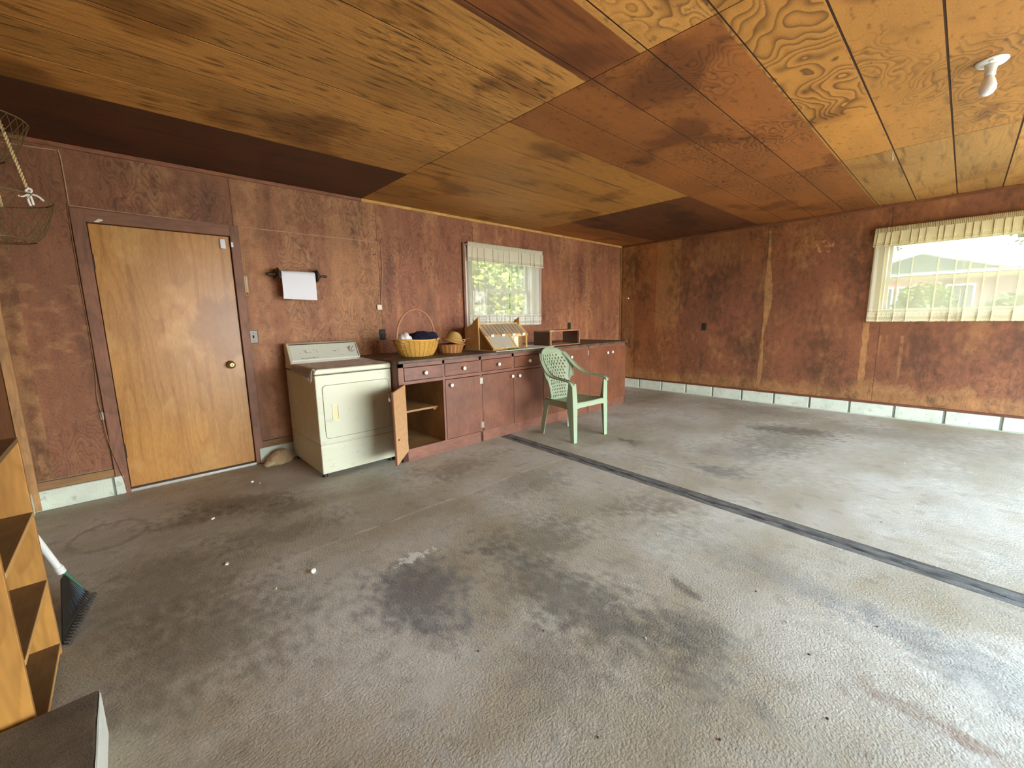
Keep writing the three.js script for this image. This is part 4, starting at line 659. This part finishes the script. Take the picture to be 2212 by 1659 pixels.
{ // wooden model house with a slatted lean-to roof
  const pine = wood([214, 172, 108], [176, 130, 70], 0.6, { s: 51 }), pineDark = wood([150, 108, 56], [112, 76, 36], 0.65, { s: 53 }), T = thing('model_house', 'wooden model house with a slatted sloping roof, on the counter below the small window', 'model house', [0, CT, 0]);
  const xa = -3.645, xb = -3.04, zb = 0.36, zf = 0.60;
  const board = new THREE.Shape([[zb, 0.008], [zf, 0.008], [zf, 0.345], [zf - 0.012, 0.35], [zf - 0.06, 0.315], [zf - 0.075, 0.322], [zf - 0.1, 0.285], [zb + 0.06, 0.25], [zb, 0.24]].map(([z, y]) => new THREE.Vector2(z, y)));
  const pan = (x) => uvm(new THREE.ExtrudeGeometry(board, { depth: 0.018, bevelEnabled: false }).rotateY(-Math.PI / 2).translate(x + 0.018, 0, 0), 'y');
  mesh('gable_board', pan(xa), pine, T); mesh('gable_board', pan(xb - 0.0), pine, T);
  mesh('base_board', uvm(box(xa - 0.01, -2.775, 0, 0.008, zb - 0.02, 0.90, 0.002), 'x'), std(0xc9c8ae, 0.7), T);
  mesh('back_wall', uvm(box(xa + 0.018, xb, 0.008, 0.25, zb, zb + 0.012), 'x'), pine, T);
  // roof plane falling towards the room
  const zr = 0.57, yr = 0.275, zl = 0.70, yl = 0.165, zq = 0.83, yq = 0.02, x1 = xb + 0.0, at = (f) => [zr + (zl - zr) * f, yr + (yl - yr) * f], slope = Math.atan2(yr - yl, zl - zr), len = Math.hypot(yr - yl, zl - zr);
  const slat = (x0, xE, th, m, n, l = len, z0 = zr, y0 = yr, sl = slope) => mesh(n, uvm(box(x0, xE, -th, 0, 0, l).rotateX(sl).translate(0, y0, z0), 'z'), m, T);
  const N = 11, W = (xb - xa - 0.018) / N, grey = wood([168, 150, 124], [134, 112, 86], 0.7, { s: 57 });
  for (let i = 0; i < N; i++) slat(xa + 0.018 + i * W + 0.003, xa + 0.018 + (i + 1) * W - 0.003, 0.008, grey, 'roof_slat');
  mesh('ridge_board', uvm(box(xa + 0.018, xb, yr - 0.012, yr + 0.012, zr - 0.02, zr - 0.002), 'x'), pine, T);
  slat(xb - 0.012, xb + 0.03, 0.018, pine, 'barge_board', len * 1.15, zr, yr + 0.004);
  slat(xa + 0.012, xa + 0.035, 0.02, pine, 'barge_board', Math.hypot(yr - yq, zq - zr), zr, yr + 0.006, Math.atan2(yr - yq, zq - zr));
  mesh('eave_board', uvm(box(xa + 0.03, xb + 0.03, yl - 0.03, yl, zl - 0.008, zl + 0.004), 'x'), pine, T);
  for (let i = 0; i < 4; i++) { const x = xa + 0.07 + i * 0.155; mesh('rafter_tail', box(x, x + 0.045, yl - 0.02, yl + 0.006, zl - 0.02, zl + 0.028, 0.003), std(0xdcd8c8, 0.6), T); }
  // lower glazed lean-to panel at the left
  const sl2 = Math.atan2(yl - yq, zq - zl), l2 = Math.hypot(yl - yq, zq - zl), xm = -3.30, fr = (x0, xE, a, b, th, m, n, lift = 0) => mesh(n, uvm(box(x0, xE, -th, lift, a, b).rotateX(sl2).translate(0, yl, zl), 'x'), m, T);
  fr(xa + 0.035, xm, 0.018, l2 - 0.016, 0.006, std(0xb2aa98, 0.45), 'glazing');
  fr(xa + 0.035, xm, 0, 0.018, 0.014, pine, 'lower_frame', 0.004); fr(xa + 0.035, xm + 0.02, l2 - 0.018, l2, 0.014, pine, 'lower_frame', 0.004); fr(xm - 0.008, xm + 0.012, 0, l2, 0.014, pine, 'lower_frame', 0.006);
  // wall with a blue door at the right
  mesh('front_wall', box(xm + 0.03, xb - 0.07, 0.008, yl - 0.03, zl - 0.06, zl - 0.045), std(0xe0dcc2, 0.7), T);
  mesh('blue_door', [box(-3.235, -3.185, 0.02, 0.118, zl - 0.046, zl - 0.04)], std(0x8fa9b4, 0.5), T);
  mesh('door_frame', [box(-3.245, -3.235, 0.008, 0.125, zl - 0.046, zl - 0.035), box(-3.185, -3.175, 0.008, 0.125, zl - 0.046, zl - 0.035), box(-3.28, -3.262, 0.008, 0.13, zl - 0.046, zl - 0.035)], M.white, T);
  mesh('side_wall', box(xb - 0.07, xb + 0.005, 0.008, yl - 0.03, zl - 0.06, zl - 0.05), pineDark, T);
  mesh('corner_post', uvm(box(xb + 0.004, xb + 0.026, 0.008, yl - 0.02, zl - 0.016, zl + 0.004)), pine, T);
  mesh('left_side_wall', loft([[[xa + 0.02, 0.008, zb + 0.1], [xa + 0.026, 0.008, zb + 0.1], [xa + 0.026, yr - 0.02, zr - 0.02], [xa + 0.02, yr - 0.02, zr - 0.02]], [[xa + 0.02, 0.008, zq - 0.02], [xa + 0.026, 0.008, zq - 0.02], [xa + 0.026, 0.03, zq - 0.03], [xa + 0.02, 0.03, zq - 0.03]]]), pineDark, T);
  const turf = []; for (let i = 0; i < 160; i++) { const x = rr(-3.46, -3.32), z = rr(0.845, 0.893); turf.push(new THREE.ConeGeometry(0.005, rr(0.008, 0.02), 4).rotateZ(rr(-0.7, 0.7)).rotateX(rr(-0.6, 0.6)).translate(x, 0.014, z)); }
  const tf = mesh('turf', turf, std(0x4f7a34, 0.9), T); tf.userData.kind = 'stuff';
  mesh('fence_post', [bar([-3.475, 0.006, 0.86], [-3.475, 0.05, 0.855], 0.004, 6), new THREE.SphereGeometry(0.006, 8, 6).translate(-3.475, 0.052, 0.855)], std(0xd0c9b8, 0.7), T);
}
{ // open wooden box frame
  const m = wood([176, 124, 80], [138, 90, 52], 0.6, { s: 61 }), mi = wood([92, 58, 34], [64, 38, 20], 0.6, { s: 63 }), t = thing('wooden_box_frame', 'low open-sided wooden box on the counter right of the model house', 'box', [0, CT, 0]);
  const xa = -2.835, xb = -2.185, zb = 0.56, zf = 0.82, h = 0.185;
  mesh('top_board', uvm(box(xa + 0.076, xb, h - 0.016, h, zb, zf, 0.002), 'x'), m, t); mesh('bottom_board', uvm(box(xa + 0.09, xb, 0, 0.012, zb, zf, 0.002), 'x'), m, t);
  const lp = mesh('end_board', [uvm(box(xb - 0.018, xb, 0.012, h - 0.016, zb, zf, 0.002))], m, t);
  mesh('inner_board', uvm(box(xb - 0.03, xb - 0.018, 0.013, h - 0.017, zb, zf - 0.014)), mi, t);
  mesh('divider', uvm(box(xa + 0.09, xa + 0.112, 0.012, h - 0.016, zb, zf, 0.002)), m, t); mesh('outer_panel', uvm(box(xa + 0.078, xa + 0.09, 0.0, h - 0.018, zb + 0.002, zf - 0.004)), mi, t);
  const tp = mesh('tape_strip', box(xa + 0.078, xa + 0.16, h - 0.012, h + 0.002, zf - 0.02, zf + 0.0015), std(0xb7a184, 0.7), t);
}
// ------------------------------------------------------------------ on the back wall
{
  const dk = std(0x3b2a1e, 0.4), t = thing('paper_towel_holder', 'dark turned wood paper towel holder on the back wall above the dryer', 'towel holder', [0, 1.628, 0.1]);
  const xl = -5.385, xr = -5.085;
  for (const [x, k] of [[xl, -1], [xr, 1]]) {
    mesh('end_disc', [lathe([[0, 0], [0.05, 0], [0.056, 0.006], [0.052, 0.016], [0.03, 0.022], [0, 0.022]], 28).rotateZ(-k * Math.PI / 2).translate(x, 0, 0)], dk, t);
    mesh('finial', lathe([[0, 0], [0.014, 0], [0.017, 0.012], [0.01, 0.022], [0.008, 0.032], [0.013, 0.05], [0.012, 0.066], [0.005, 0.08], [0, 0.082]], 18).rotateZ(-k * Math.PI / 2).translate(x + k * 0.02, 0, 0), dk, t);
    mesh('wall_bracket', [box(x + k * 0.006 - 0.01, x + k * 0.006 + 0.01, -0.03, 0.05, -0.099, -0.002, 0.006)], dk, t);
  }
  mesh('dowel', bar([xl, 0, 0], [xr, 0, 0], 0.01, 10), dk, t);
  const R = thing('paper_towel_roll', 'white paper towel roll with one sheet hanging down, in the dark wooden holder', 'paper towel', [0, 1.628, 0.1]);
  mesh('roll', new THREE.CylinderGeometry(0.03, 0.03, 0.272, 32).rotateZ(Math.PI / 2).translate(-5.235, 0, 0), M.paper, R);
  const sheet = (o) => grid(12, 20, (u, v) => { const a = v < 0.25 ? (v / 0.25) * Math.PI / 2 : Math.PI / 2, d = v < 0.25 ? 0 : (v - 0.25) / 0.75, r = 0.032 + o; return [-5.371 + 0.272 * u + 0.004 * d * (u - 0.5), r * Math.cos(a) - 0.205 * d - 0.008 * u * d, r * Math.sin(a) + 0.006 * Math.sin(d * 3 + u * 2) * d]; });
  const s1 = sheet(0.001), s2 = sheet(0); s1.index.array.reverse(); s1.computeVertexNormals(); mesh('hanging_sheet', [s2, s1], M.paper, R);
}
{
  const t = thing('wall_thermometer', 'small ornamental wooden thermometer beside the door casing', 'thermometer', [-5.616, 1.538, 0.002]);
  const s = new THREE.Shape([[-0.018, -0.088], [0.016, -0.088], [0.024, -0.07], [0.024, 0.07], [0.016, 0.088], [-0.018, 0.088], [-0.026, 0.07], [-0.026, -0.07]].map((p) => new THREE.Vector2(...p)));
  mesh('back_plate', new THREE.ExtrudeGeometry(s, { depth: 0.008, bevelEnabled: true, bevelSize: 0.002, bevelThickness: 0.002 }), std(0x8a5a30, 0.5), t);
  mesh('border', tube([[-0.018, -0.088, 0.009], [-0.027, -0.07, 0.009], [-0.027, 0.07, 0.009], [-0.018, 0.088, 0.009]], 0.002, 30, 5), std(0xd9a88a, 0.5), t);
  mesh('scale', box(-0.012, 0.014, -0.07, 0.07, 0.009, 0.012), std(0xc69a58, 0.5), t); mesh('glass_tube', bar([0.004, -0.065, 0.0135], [0.004, 0.07, 0.0135], 0.0028, 8), std(0xf0e6d8, 0.2), t); mesh('bulb_tip', new THREE.SphereGeometry(0.006, 10, 8).translate(0.004, -0.068, 0.0135), std(0x8a2a1a, 0.3), t);
  mesh('scale_marks', Array.from({ length: 9 }, (_, i) => box(-0.009, -0.003, -0.05 + i * 0.013, -0.048 + i * 0.013, 0.012, 0.0125)), std(0x5f7a4a, 0.6), t);
}
{
  const t = thing('light_switch', 'grey metal switch plate with a black toggle beside the door', 'switch', [-5.604, 1.108, 0.002]);
  mesh('plate', new RoundedBoxGeometry(0.066, 0.105, 0.006, 2, 0.003).translate(0, 0, 0.003), M.plate, t); mesh('plate_edge', box(-0.036, 0.036, -0.055, 0.055, 0, 0.0025), M.outlet, t); mesh('toggle', box(-0.005, 0.005, -0.012, 0.012, 0.005, 0.016, 0.002), M.outlet, t); mesh('screw', [-0.03, 0.03].map((y) => new THREE.CylinderGeometry(0.003, 0.003, 0.002, 8).rotateX(Math.PI / 2).translate(0, y, 0.007)), M.darkmetal, t);
}
function outlet(label, pos, turn) { const t = thing('wall_outlet', label, 'outlet', pos, turn, undefined); mesh('plate', new RoundedBoxGeometry(0.066, 0.108, 0.006, 2, 0.003).translate(0, 0, 0.003), M.outlet, t); for (const y of [-0.022, 0.022]) mesh('receptacle', new RoundedBoxGeometry(0.034, 0.03, 0.004, 2, 0.002).translate(0, y, 0.0065), std(0x1d1713, 0.5), t); return t; }
outlet('dark outlet plate on the back wall between the dryer and the wicker basket', [-4.436, 1.08, 0.002], 0);
outlet('dark outlet plate on the back wall behind the open wooden box', [-1.40, 1.085, 0.002], 0);
outlet('dark outlet plate on the bare right wall', [-0.002, 1.043, 1.455], -Math.PI / 2);
{
  const t = thing('telephone_wire', 'thin tan wire stapled along the back wall over the door to a small box', 'wire');
  mesh('wire', [tube([[-6.98, 2.335, 0.006], [-6.73, 2.34, 0.006], [-6.6, 2.346, 0.006], [-6.578, 2.335, 0.006], [-6.574, 2.2, 0.006], [-6.574, 2.02, 0.006]], 0.0035, 60, 5), tube([[-6.574, 2.012, 0.006], [-6.3, 2.006, 0.006], [-5.6, 2.0, 0.006], [-5.0, 2.0, 0.006], [-4.46, 2.0, 0.006], [-4.41, 1.992, 0.006], [-4.395, 1.96, 0.006], [-4.393, 1.8, 0.006], [-4.41, 1.6, 0.006], [-4.43, 1.38, 0.006]], 0.0032, 120, 5)], M.wire, t);
  const w2 = thing('telephone_wire', 'thin brown wire running down along the left side of the door casing', 'wire');
  mesh('wire', [tube([[-6.583, 2.02, 0.006], [-6.586, 1.6, 0.006], [-6.584, 1.2, 0.006], [-6.588, 0.9, 0.006], [-6.6, 0.75, 0.007], [-6.592, 0.6, 0.022], [-6.58, 0.4, 0.024], [-6.54, 0.15, 0.03], [-6.525, 0.03, 0.034]], 0.003, 120, 5)], std(0x9c7350, 0.7), w2);
  mesh('latch_plate', [box(-6.602, -6.584, 0.565, 0.62, 0.001, 0.008, 0.002), bar([-6.606, 0.61, 0.012], [-6.572, 0.61, 0.012], 0.004, 6)], M.hinge, w2);
  const b = mesh('phone_jack', box(-4.482, -4.43, 1.332, 1.384, 0.002, 0.022, 0.004), M.ivory); tag(b, 'small square ivory phone jack at the end of the wall wire', 'phone jack');
}
{
  const t = thing('door_sensor', 'white alarm contact in two pieces at the top corner of the door', 'sensor', [0, 0, 0]);
  mesh('sensor_body', box(-5.762, -5.727, 1.815, 1.887, -0.003, 0.014, 0.003), M.white, t); mesh('magnet', box(-5.692, -5.676, 1.83, 1.868, 0.02, 0.032, 0.003), M.white, t);
  const p = mesh('torn_tape', [crumple(0.017, 0.012, 0.006, 4, 0.5, 16).rotateZ(0.5), crumple(0.01, 0.006, 0.005, 7, 0.5, 14).translate(-0.018, -0.008, 0)], std(0xf1ead6, 0.8)); p.position.set(-6.44, 1.93, 0.024); tag(p, 'torn scrap of white tape on the top of the door casing', 'tape');
}
{ // hook screwed into the wall under the wire, hook in the ceiling
  const h = mesh('cup_hook', tube([[0, 0, 0], [0, 0, 0.018], [0.006, -0.006, 0.026], [0.016, 0.002, 0.026], [0.02, 0.016, 0.026]], 0.0028, 24, 6), M.darkmetal); h.position.set(-4.485, 1.878, 0.002); tag(h, 'small dark cup hook on the back wall below the corner of the wire', 'hook');
  const c = mesh('ceiling_hook', tube([[0, 0, 0], [0, -0.035, 0], [0.003, -0.05, 0], [-0.004, -0.065, 0.002], [-0.02, -0.07, 0.006], [-0.032, -0.06, 0.008], [-0.034, -0.048, 0.008]], 0.0032, 30, 6), std(0xd8d2c2, 0.3, { metalness: 0.6 })); c.position.set(-2.09, H - 0.001, 3.625); tag(c, 'small metal screw hook hanging from the plywood ceiling', 'hook');
}
{ // lamp holder
  const t = thing('ceiling_lamp', 'white porcelain lamp holder with an unlit bulb on the ceiling', 'lamp', [-3.243, H, 4.078]); t.rotation.set(0.02, 0, -0.03);
  mesh('base_plate', lathe([[0, 0], [0.056, 0], [0.057, -0.006], [0.05, -0.014], [0.026, -0.018], [0, -0.018]].map(([r, y]) => [r, y]), 32), std(0xf0efe6, 0.3), t);
  mesh('socket', lathe([[0, -0.016], [0.024, -0.016], [0.022, -0.03], [0.019, -0.05], [0.02, -0.066], [0, -0.066]], 24), std(0xefeee6, 0.3), t);
  const b = mesh('bulb', lathe([[0, -0.06], [0.014, -0.06], [0.016, -0.072], [0.024, -0.09], [0.0305, -0.112], [0.03, -0.13], [0.022, -0.146], [0.01, -0.153], [0, -0.154]], 28), std(0xf4f4f2, 0.25), t);
  mesh('pull_switch', box(-0.05, -0.03, -0.02, -0.004, -0.008, 0.008, 0.003), std(0xf0efe6, 0.4), t);
}

// ------------------------------------------------------------------ left edge: bookcase, step, rake, hanging wire basket
{
  const m = wood([182, 130, 62], [136, 88, 34], 0.5, { s: 71, n: 9, lines: 0.5 }), md = wood([112, 84, 54], [82, 58, 34], 0.55, { s: 73 }), t = thing('bookcase', 'low golden wood bookcase with brown shelves against the left wall', 'bookcase', [XL, 0, 0]);
  const x0 = 0.03, xf = 0.262, z0 = 1.885, z1 = 2.432;
  mesh('side_panel', uvm(box(x0, xf, 0, 0.845, z0, z0 + 0.018, 0.002)), m, t); mesh('side_panel', uvm(box(x0, xf, 0, 0.845, z1 - 0.018, z1, 0.002)), m, t);
  mesh('back_panel', uvm(box(x0, x0 + 0.006, 0, 0.845, z0 + 0.018, z1 - 0.018)), m, t);
  for (const y of [0.028, 0.29, 0.555]) mesh('shelf', uvm(box(x0 + 0.006, xf - 0.001, y, y + 0.016, z0 + 0.018, z1 - 0.018), 'z'), md, t);
  mesh('top_board', uvm(box(x0, xf, 0.829, 0.846, z0 + 0.018, z1 - 0.018), 'z'), md, t);
  mesh('shelf_edge', [0.028, 0.29, 0.555].map((y) => box(xf - 0.001, xf + 0.001, y, y + 0.016, z0 + 0.018, z1 - 0.018)), std(0xc79b5c, 0.6), t);
}
{
  const t = thing('concrete_step', 'low concrete step with a white painted side at the bottom left corner', 'step', [XL, 0, 0]);
  mesh('tread', uvm(box(0.03, 0.392, 0.0, 0.152, 2.455, 3.75, 0.006), 'z'), std(0xffffff, 0.8, { map: tex(256, 256, (u, v) => mul3([104, 96, 80], 1 + 0.3 * fbm(u * 9, v * 9, 4) + 0.1 * pn(u * 90, v * 90)), REP), bumpMap: gritFor(3, 3), bumpScale: 0.002 }), t);
  const g = grid(60, 8, (u, v) => { const z = 2.455 + u * 1.295; return [0.393 + 0.004 * fbm(z * 9, v * 3, 3), 0.004 + 0.147 * v + 0.004 * pn(z * 14, v * 3) * v, z]; }); g.index.array.reverse(); g.computeVertexNormals();
  mesh('painted_side', [box(0.386, 0.396, 0.0, 0.146, 2.46, 3.745, 0.004), g], std(0xf0efe0, 0.75, { bumpMap: gritFor(4, 2), bumpScale: 0.004 }), t);
}
{
  const t = thing('leaf_rake', 'fan rake with dark curled tines and a white and green handle behind the bookcase', 'rake', [0, 0, 0]);
  const hub = V(-6.745, 0.165, 1.52), A = V(-6.672, 0.012, 1.515), B = V(-6.735, 0.012, 1.875), tines = [], blue = std(0x2f6688, 0.45), dark = std(0x262420, 0.45);
  for (let i = 0; i < 18; i++) { const f = i / 17, e = A.clone().lerp(B, f), d = e.clone().sub(hub), k = hub.clone().addScaledVector(d, 0.86); mesh('tine', [tube([hub.clone().addScaledVector(d, 0.12), hub.clone().addScaledVector(d, 0.5), k], 0.0038, 8, 4), tube([k, hub.clone().addScaledVector(d, 0.97), e.clone().add(V(0.012, 0.004, -0.002)), e.clone().add(V(0.02, -0.006, -0.002))], 0.0036, 8, 4)], dark, t); }
  const a2 = hub.clone().lerp(A, 0.86), b2 = hub.clone().lerp(B, 0.86), n = V(0.006, 0.003, 0);
  const fan = grid(18, 6, (u, v) => { const e = A.clone().lerp(B, u), p = hub.clone().lerp(e, 0.12 + 0.66 * v); return [p.x - 0.002 * (Math.round(u * 18) % 2), p.y, p.z]; }); const fan2 = fan.clone(); fan2.index = fan.index.clone(); fan2.index.array.reverse(); fan2.computeVertexNormals();
  mesh('fan', [fan, fan2.translate(0.0015, 0.001, 0)], blue, t);
  mesh('cross_band', tube([a2, hub.clone().lerp(A.clone().lerp(B, 0.5), 0.88), b2], 0.005, 20, 6), dark, t);
  mesh('green_ferrule', loft([0, 1].map((k) => { const p = k ? hub.clone().lerp(A, 0.72) : hub.clone().add(V(-0.006, 0.02, 0.0)), r = k ? 0.006 : 0.012; return Array.from({ length: 10 }, (_, j) => [p.x + r * Math.cos(j / 10 * 6.283), p.y + r * 0.4 * Math.sin(j / 10 * 6.283), p.z + r * Math.sin(j / 10 * 6.283)]); })), std(0x3f6a4a, 0.5), t);
  const top = V(-6.955, 1.12, 1.80), d0 = top.clone().sub(hub).normalize();
  mesh('handle', [bar(hub.clone().addScaledVector(d0, -0.005).toArray(), top.toArray(), 0.0125, 12), bar(hub.clone().addScaledVector(d0, -0.005).toArray(), hub.clone().addScaledVector(d0, 0.03).toArray(), 0.016, 12)], std(0xe4e2d8, 0.55), t);
}
{ // tiered wire basket on ropes
  const t = thing('hanging_wire_basket', 'tiered wire mesh basket hanging on twisted ropes at the upper left', 'hanging basket', [-6.775, 0, 1.42]);
  const wire = std(0x7d6a42, 0.5, { metalness: 0.4 }), rope = std(0xd6c08a, 0.9);
  function tier(y, R, depth, rb, name) {
    const n = 30, g = [], P = (a, f) => { const r = rb + (R - rb) * Math.pow(f, 0.6); return [r * Math.cos(a), y - depth + depth * f, r * Math.sin(a)]; };
    for (let i = 0; i < n; i++) for (const s of [-1, 1]) { const p = []; for (let k = 0; k <= 6; k++) p.push(P((i / n) * 6.283 + s * k * 0.09, k / 6)); g.push(tube(p, 0.0011, 8, 3)); }
    for (let r = rb * 0.25; r < rb; r += rb * 0.25) g.push(new THREE.TorusGeometry(r, 0.0012, 3, 40).rotateX(Math.PI / 2).translate(0, y - depth, 0));
    const b = mesh(name, new THREE.TorusGeometry(R, 0.0028, 6, 60).rotateX(Math.PI / 2).translate(0, y, 0), wire, t);
    const ms = mesh('wire_mesh', g, wire, b); ms.userData.kind = 'stuff'; mesh('foot_ring', new THREE.TorusGeometry(rb, 0.003, 6, 50).rotateX(Math.PI / 2).translate(0, y - depth, 0), wire, b);
  }
  tier(1.742, 0.205, 0.165, 0.135, 'lower_tier'); tier(2.035, 0.17, 0.15, 0.09, 'upper_tier');
  const twist = (a, b, r = 0.0032) => { const A = V(...a), B = V(...b), L = A.distanceTo(B), d = B.clone().sub(A).normalize(), u = V(0, 0, 1).cross(d).normalize(), w = d.clone().cross(u), n = Math.round(L / 0.006), out = []; for (const ph of [0, Math.PI]) { const p = []; for (let i = 0; i <= n; i++) { const f = i / n, an = f * L * 230 + ph; p.push(A.clone().addScaledVector(d, f * L).addScaledVector(u, r * Math.cos(an)).addScaledVector(w, r * Math.sin(an))); } out.push(tube(p, r * 0.95, n * 2, 5)); } return out; };
  const angs = [0.72, 2.8, 4.9];
  for (const a of angs) mesh('rope', [...twist([0.197 * Math.cos(a), 1.74, 0.197 * Math.sin(a)], [0.06 * Math.cos(a), 2.33, 0.06 * Math.sin(a)])], rope, t);
  mesh('rope', twist([0, 2.31, 0], [0, H, 0]), rope, t);
  const k = V(0.197 * Math.cos(0.72), 1.742, 0.197 * Math.sin(0.72));
  mesh('string_knot', [tube([k, k.clone().add(V(0.008, 0.012, 0.006)), k.clone().add(V(0.002, 0.018, 0.01)), k.clone().add(V(-0.008, 0.008, 0.008)), k], 0.0035, 20, 6), tube([k, k.clone().add(V(0.02, -0.006, 0.006)), k.clone().add(V(0.036, -0.022, 0.006))], 0.004, 12, 5), tube([k, k.clone().add(V(0.004, -0.02, 0.006)), k.clone().add(V(0.006, -0.042, 0.004))], 0.004, 12, 5), tube([k, k.clone().add(V(-0.006, -0.022, 0.006)), k.clone().add(V(-0.002, -0.046, 0.006))], 0.004, 12, 5), tube([k, k.clone().add(V(-0.02, -0.014, 0.004)), k.clone().add(V(-0.03, -0.012, 0.004))], 0.003, 12, 5)], std(0xf4f2ea, 0.8), t);
}
// ------------------------------------------------------------------ on the floor
{
  const c = thing('tan_cap', 'crumpled tan cloth cap lying on the floor between the door and the dryer', 'cap', [-5.53, 0, 0.115], 0.1);
  const cm = std(0xb79a72, 0.95);
  const g = crumple(0.105, 0.078, 0.062, 12, 0.22, 48); { const p = g.attributes.position; for (let i = 0; i < p.count; i++) { const x = p.getX(i), z = p.getZ(i); const fold = Math.exp(-Math.pow((x + 0.028 - 0.25 * p.getY(i)) / 0.008, 2)) + 0.7 * Math.exp(-Math.pow((x - 0.03) / 0.009, 2)); p.setY(i, (p.getY(i) + 0.043) * (1 - 0.25 * ss(0.02, -0.1, x))); p.setZ(i, z - 0.018 * fold * Math.sign(z)); } g.computeVertexNormals(); }
  mesh('crown', g, cm, c);
  mesh('brim', crumple(0.05, 0.022, 0.055, 5, 0.15, 30).rotateZ(0.4).translate(-0.085, 0.026, 0.012), std(0xc9b48e, 0.9), c);
}
const chipG = [0, 1, 2].map((k) => { const g = clean(new THREE.IcosahedronGeometry(1, 1)); const p = g.attributes.position; for (let i = 0; i < p.count; i++) { const x = p.getX(i), y = p.getY(i), z = p.getZ(i), n = 0.7 + 0.6 * Math.abs(pn(x * 2 + k * 9, y * 2 + z * 3)); p.setXYZ(i, x * n, y * n, z * n); } g.computeVertexNormals(); return g; });
const chipM = { w: std(0xece8da, 0.8), d: std(0x3a352c, 0.9), t: std(0xb9a98a, 0.85) };
function chip(x, z, s, flat, m, label, turn = 0) { const o = mesh('debris_chip', chipG[Math.floor(rnd() * 3)].clone().scale(s, s * flat, s * 0.6).translate(0, s * flat * 0.75, 0), chipM[m]); o.position.set(x, 0, z); o.rotation.y = turn; tag(o, label, 'debris', 'bits of debris on the floor'); }
chip(-5.875, 2.041, 0.017, 0.7, 'w', 'largest white chip, alone on the floor left of the white powder spill', 0.4);
chip(-6.173, 1.651, 0.016, 0.35, 'w', 'long pale sliver on the floor, left of the largest white chip', 1.0);
chip(-6.045, 2.05, 0.013, 0.35, 't', 'small tan twig-like scrap on the floor just below the largest white chip', 1.2);
chip(-6.141, 0.989, 0.012, 0.6, 'w', 'small white crumb on the floor in front of the door', 0.2);
chip(-5.816, 0.459, 0.011, 0.7, 'w', 'white crumb on the floor between the door threshold and the dryer', 0);
chip(-5.78, 0.53, 0.014, 0.35, 't', 'tan crumb lying in front of the dryer left corner', 0.7);
const TW = 'tiny pale fleck on the concrete floor', TD = 'tiny dark fleck on the concrete floor';
for (const [px, pz] of [[-2.9, 4.02], [-1.9, 3.9], [-4.35, 3.05], [-4.62, 3.75], [-2.2, 2.6], [-5.1, 3.4], [-3.9, 2.3]]) chip(px, pz, 0.006, 0.6, 'w', TW, rnd() * 3);
for (const [px, pz] of [[-4.5, 3.6], [-5.0, 3.95], [-5.35, 3.1], [-4.75, 3.85], [-5.55, 3.5], [-4.4, 4.0], [-5.6, 3.0], [-5.3, 3.75], [-3.3, 3.9]]) chip(px, pz, 0.0055, 0.6, 'd', TD, rnd() * 3);
{ const l = mesh('lint_tuft', crumple(0.016, 0.016, 0.01, 21, 0.6, 18), std(0xe4dccb, 0.95)); l.position.set(-0.012, 1.517, 0.16); tag(l, 'white lint tuft stuck to the right wall close to the corner', 'lint'); }

renderer.render(scene, camera);
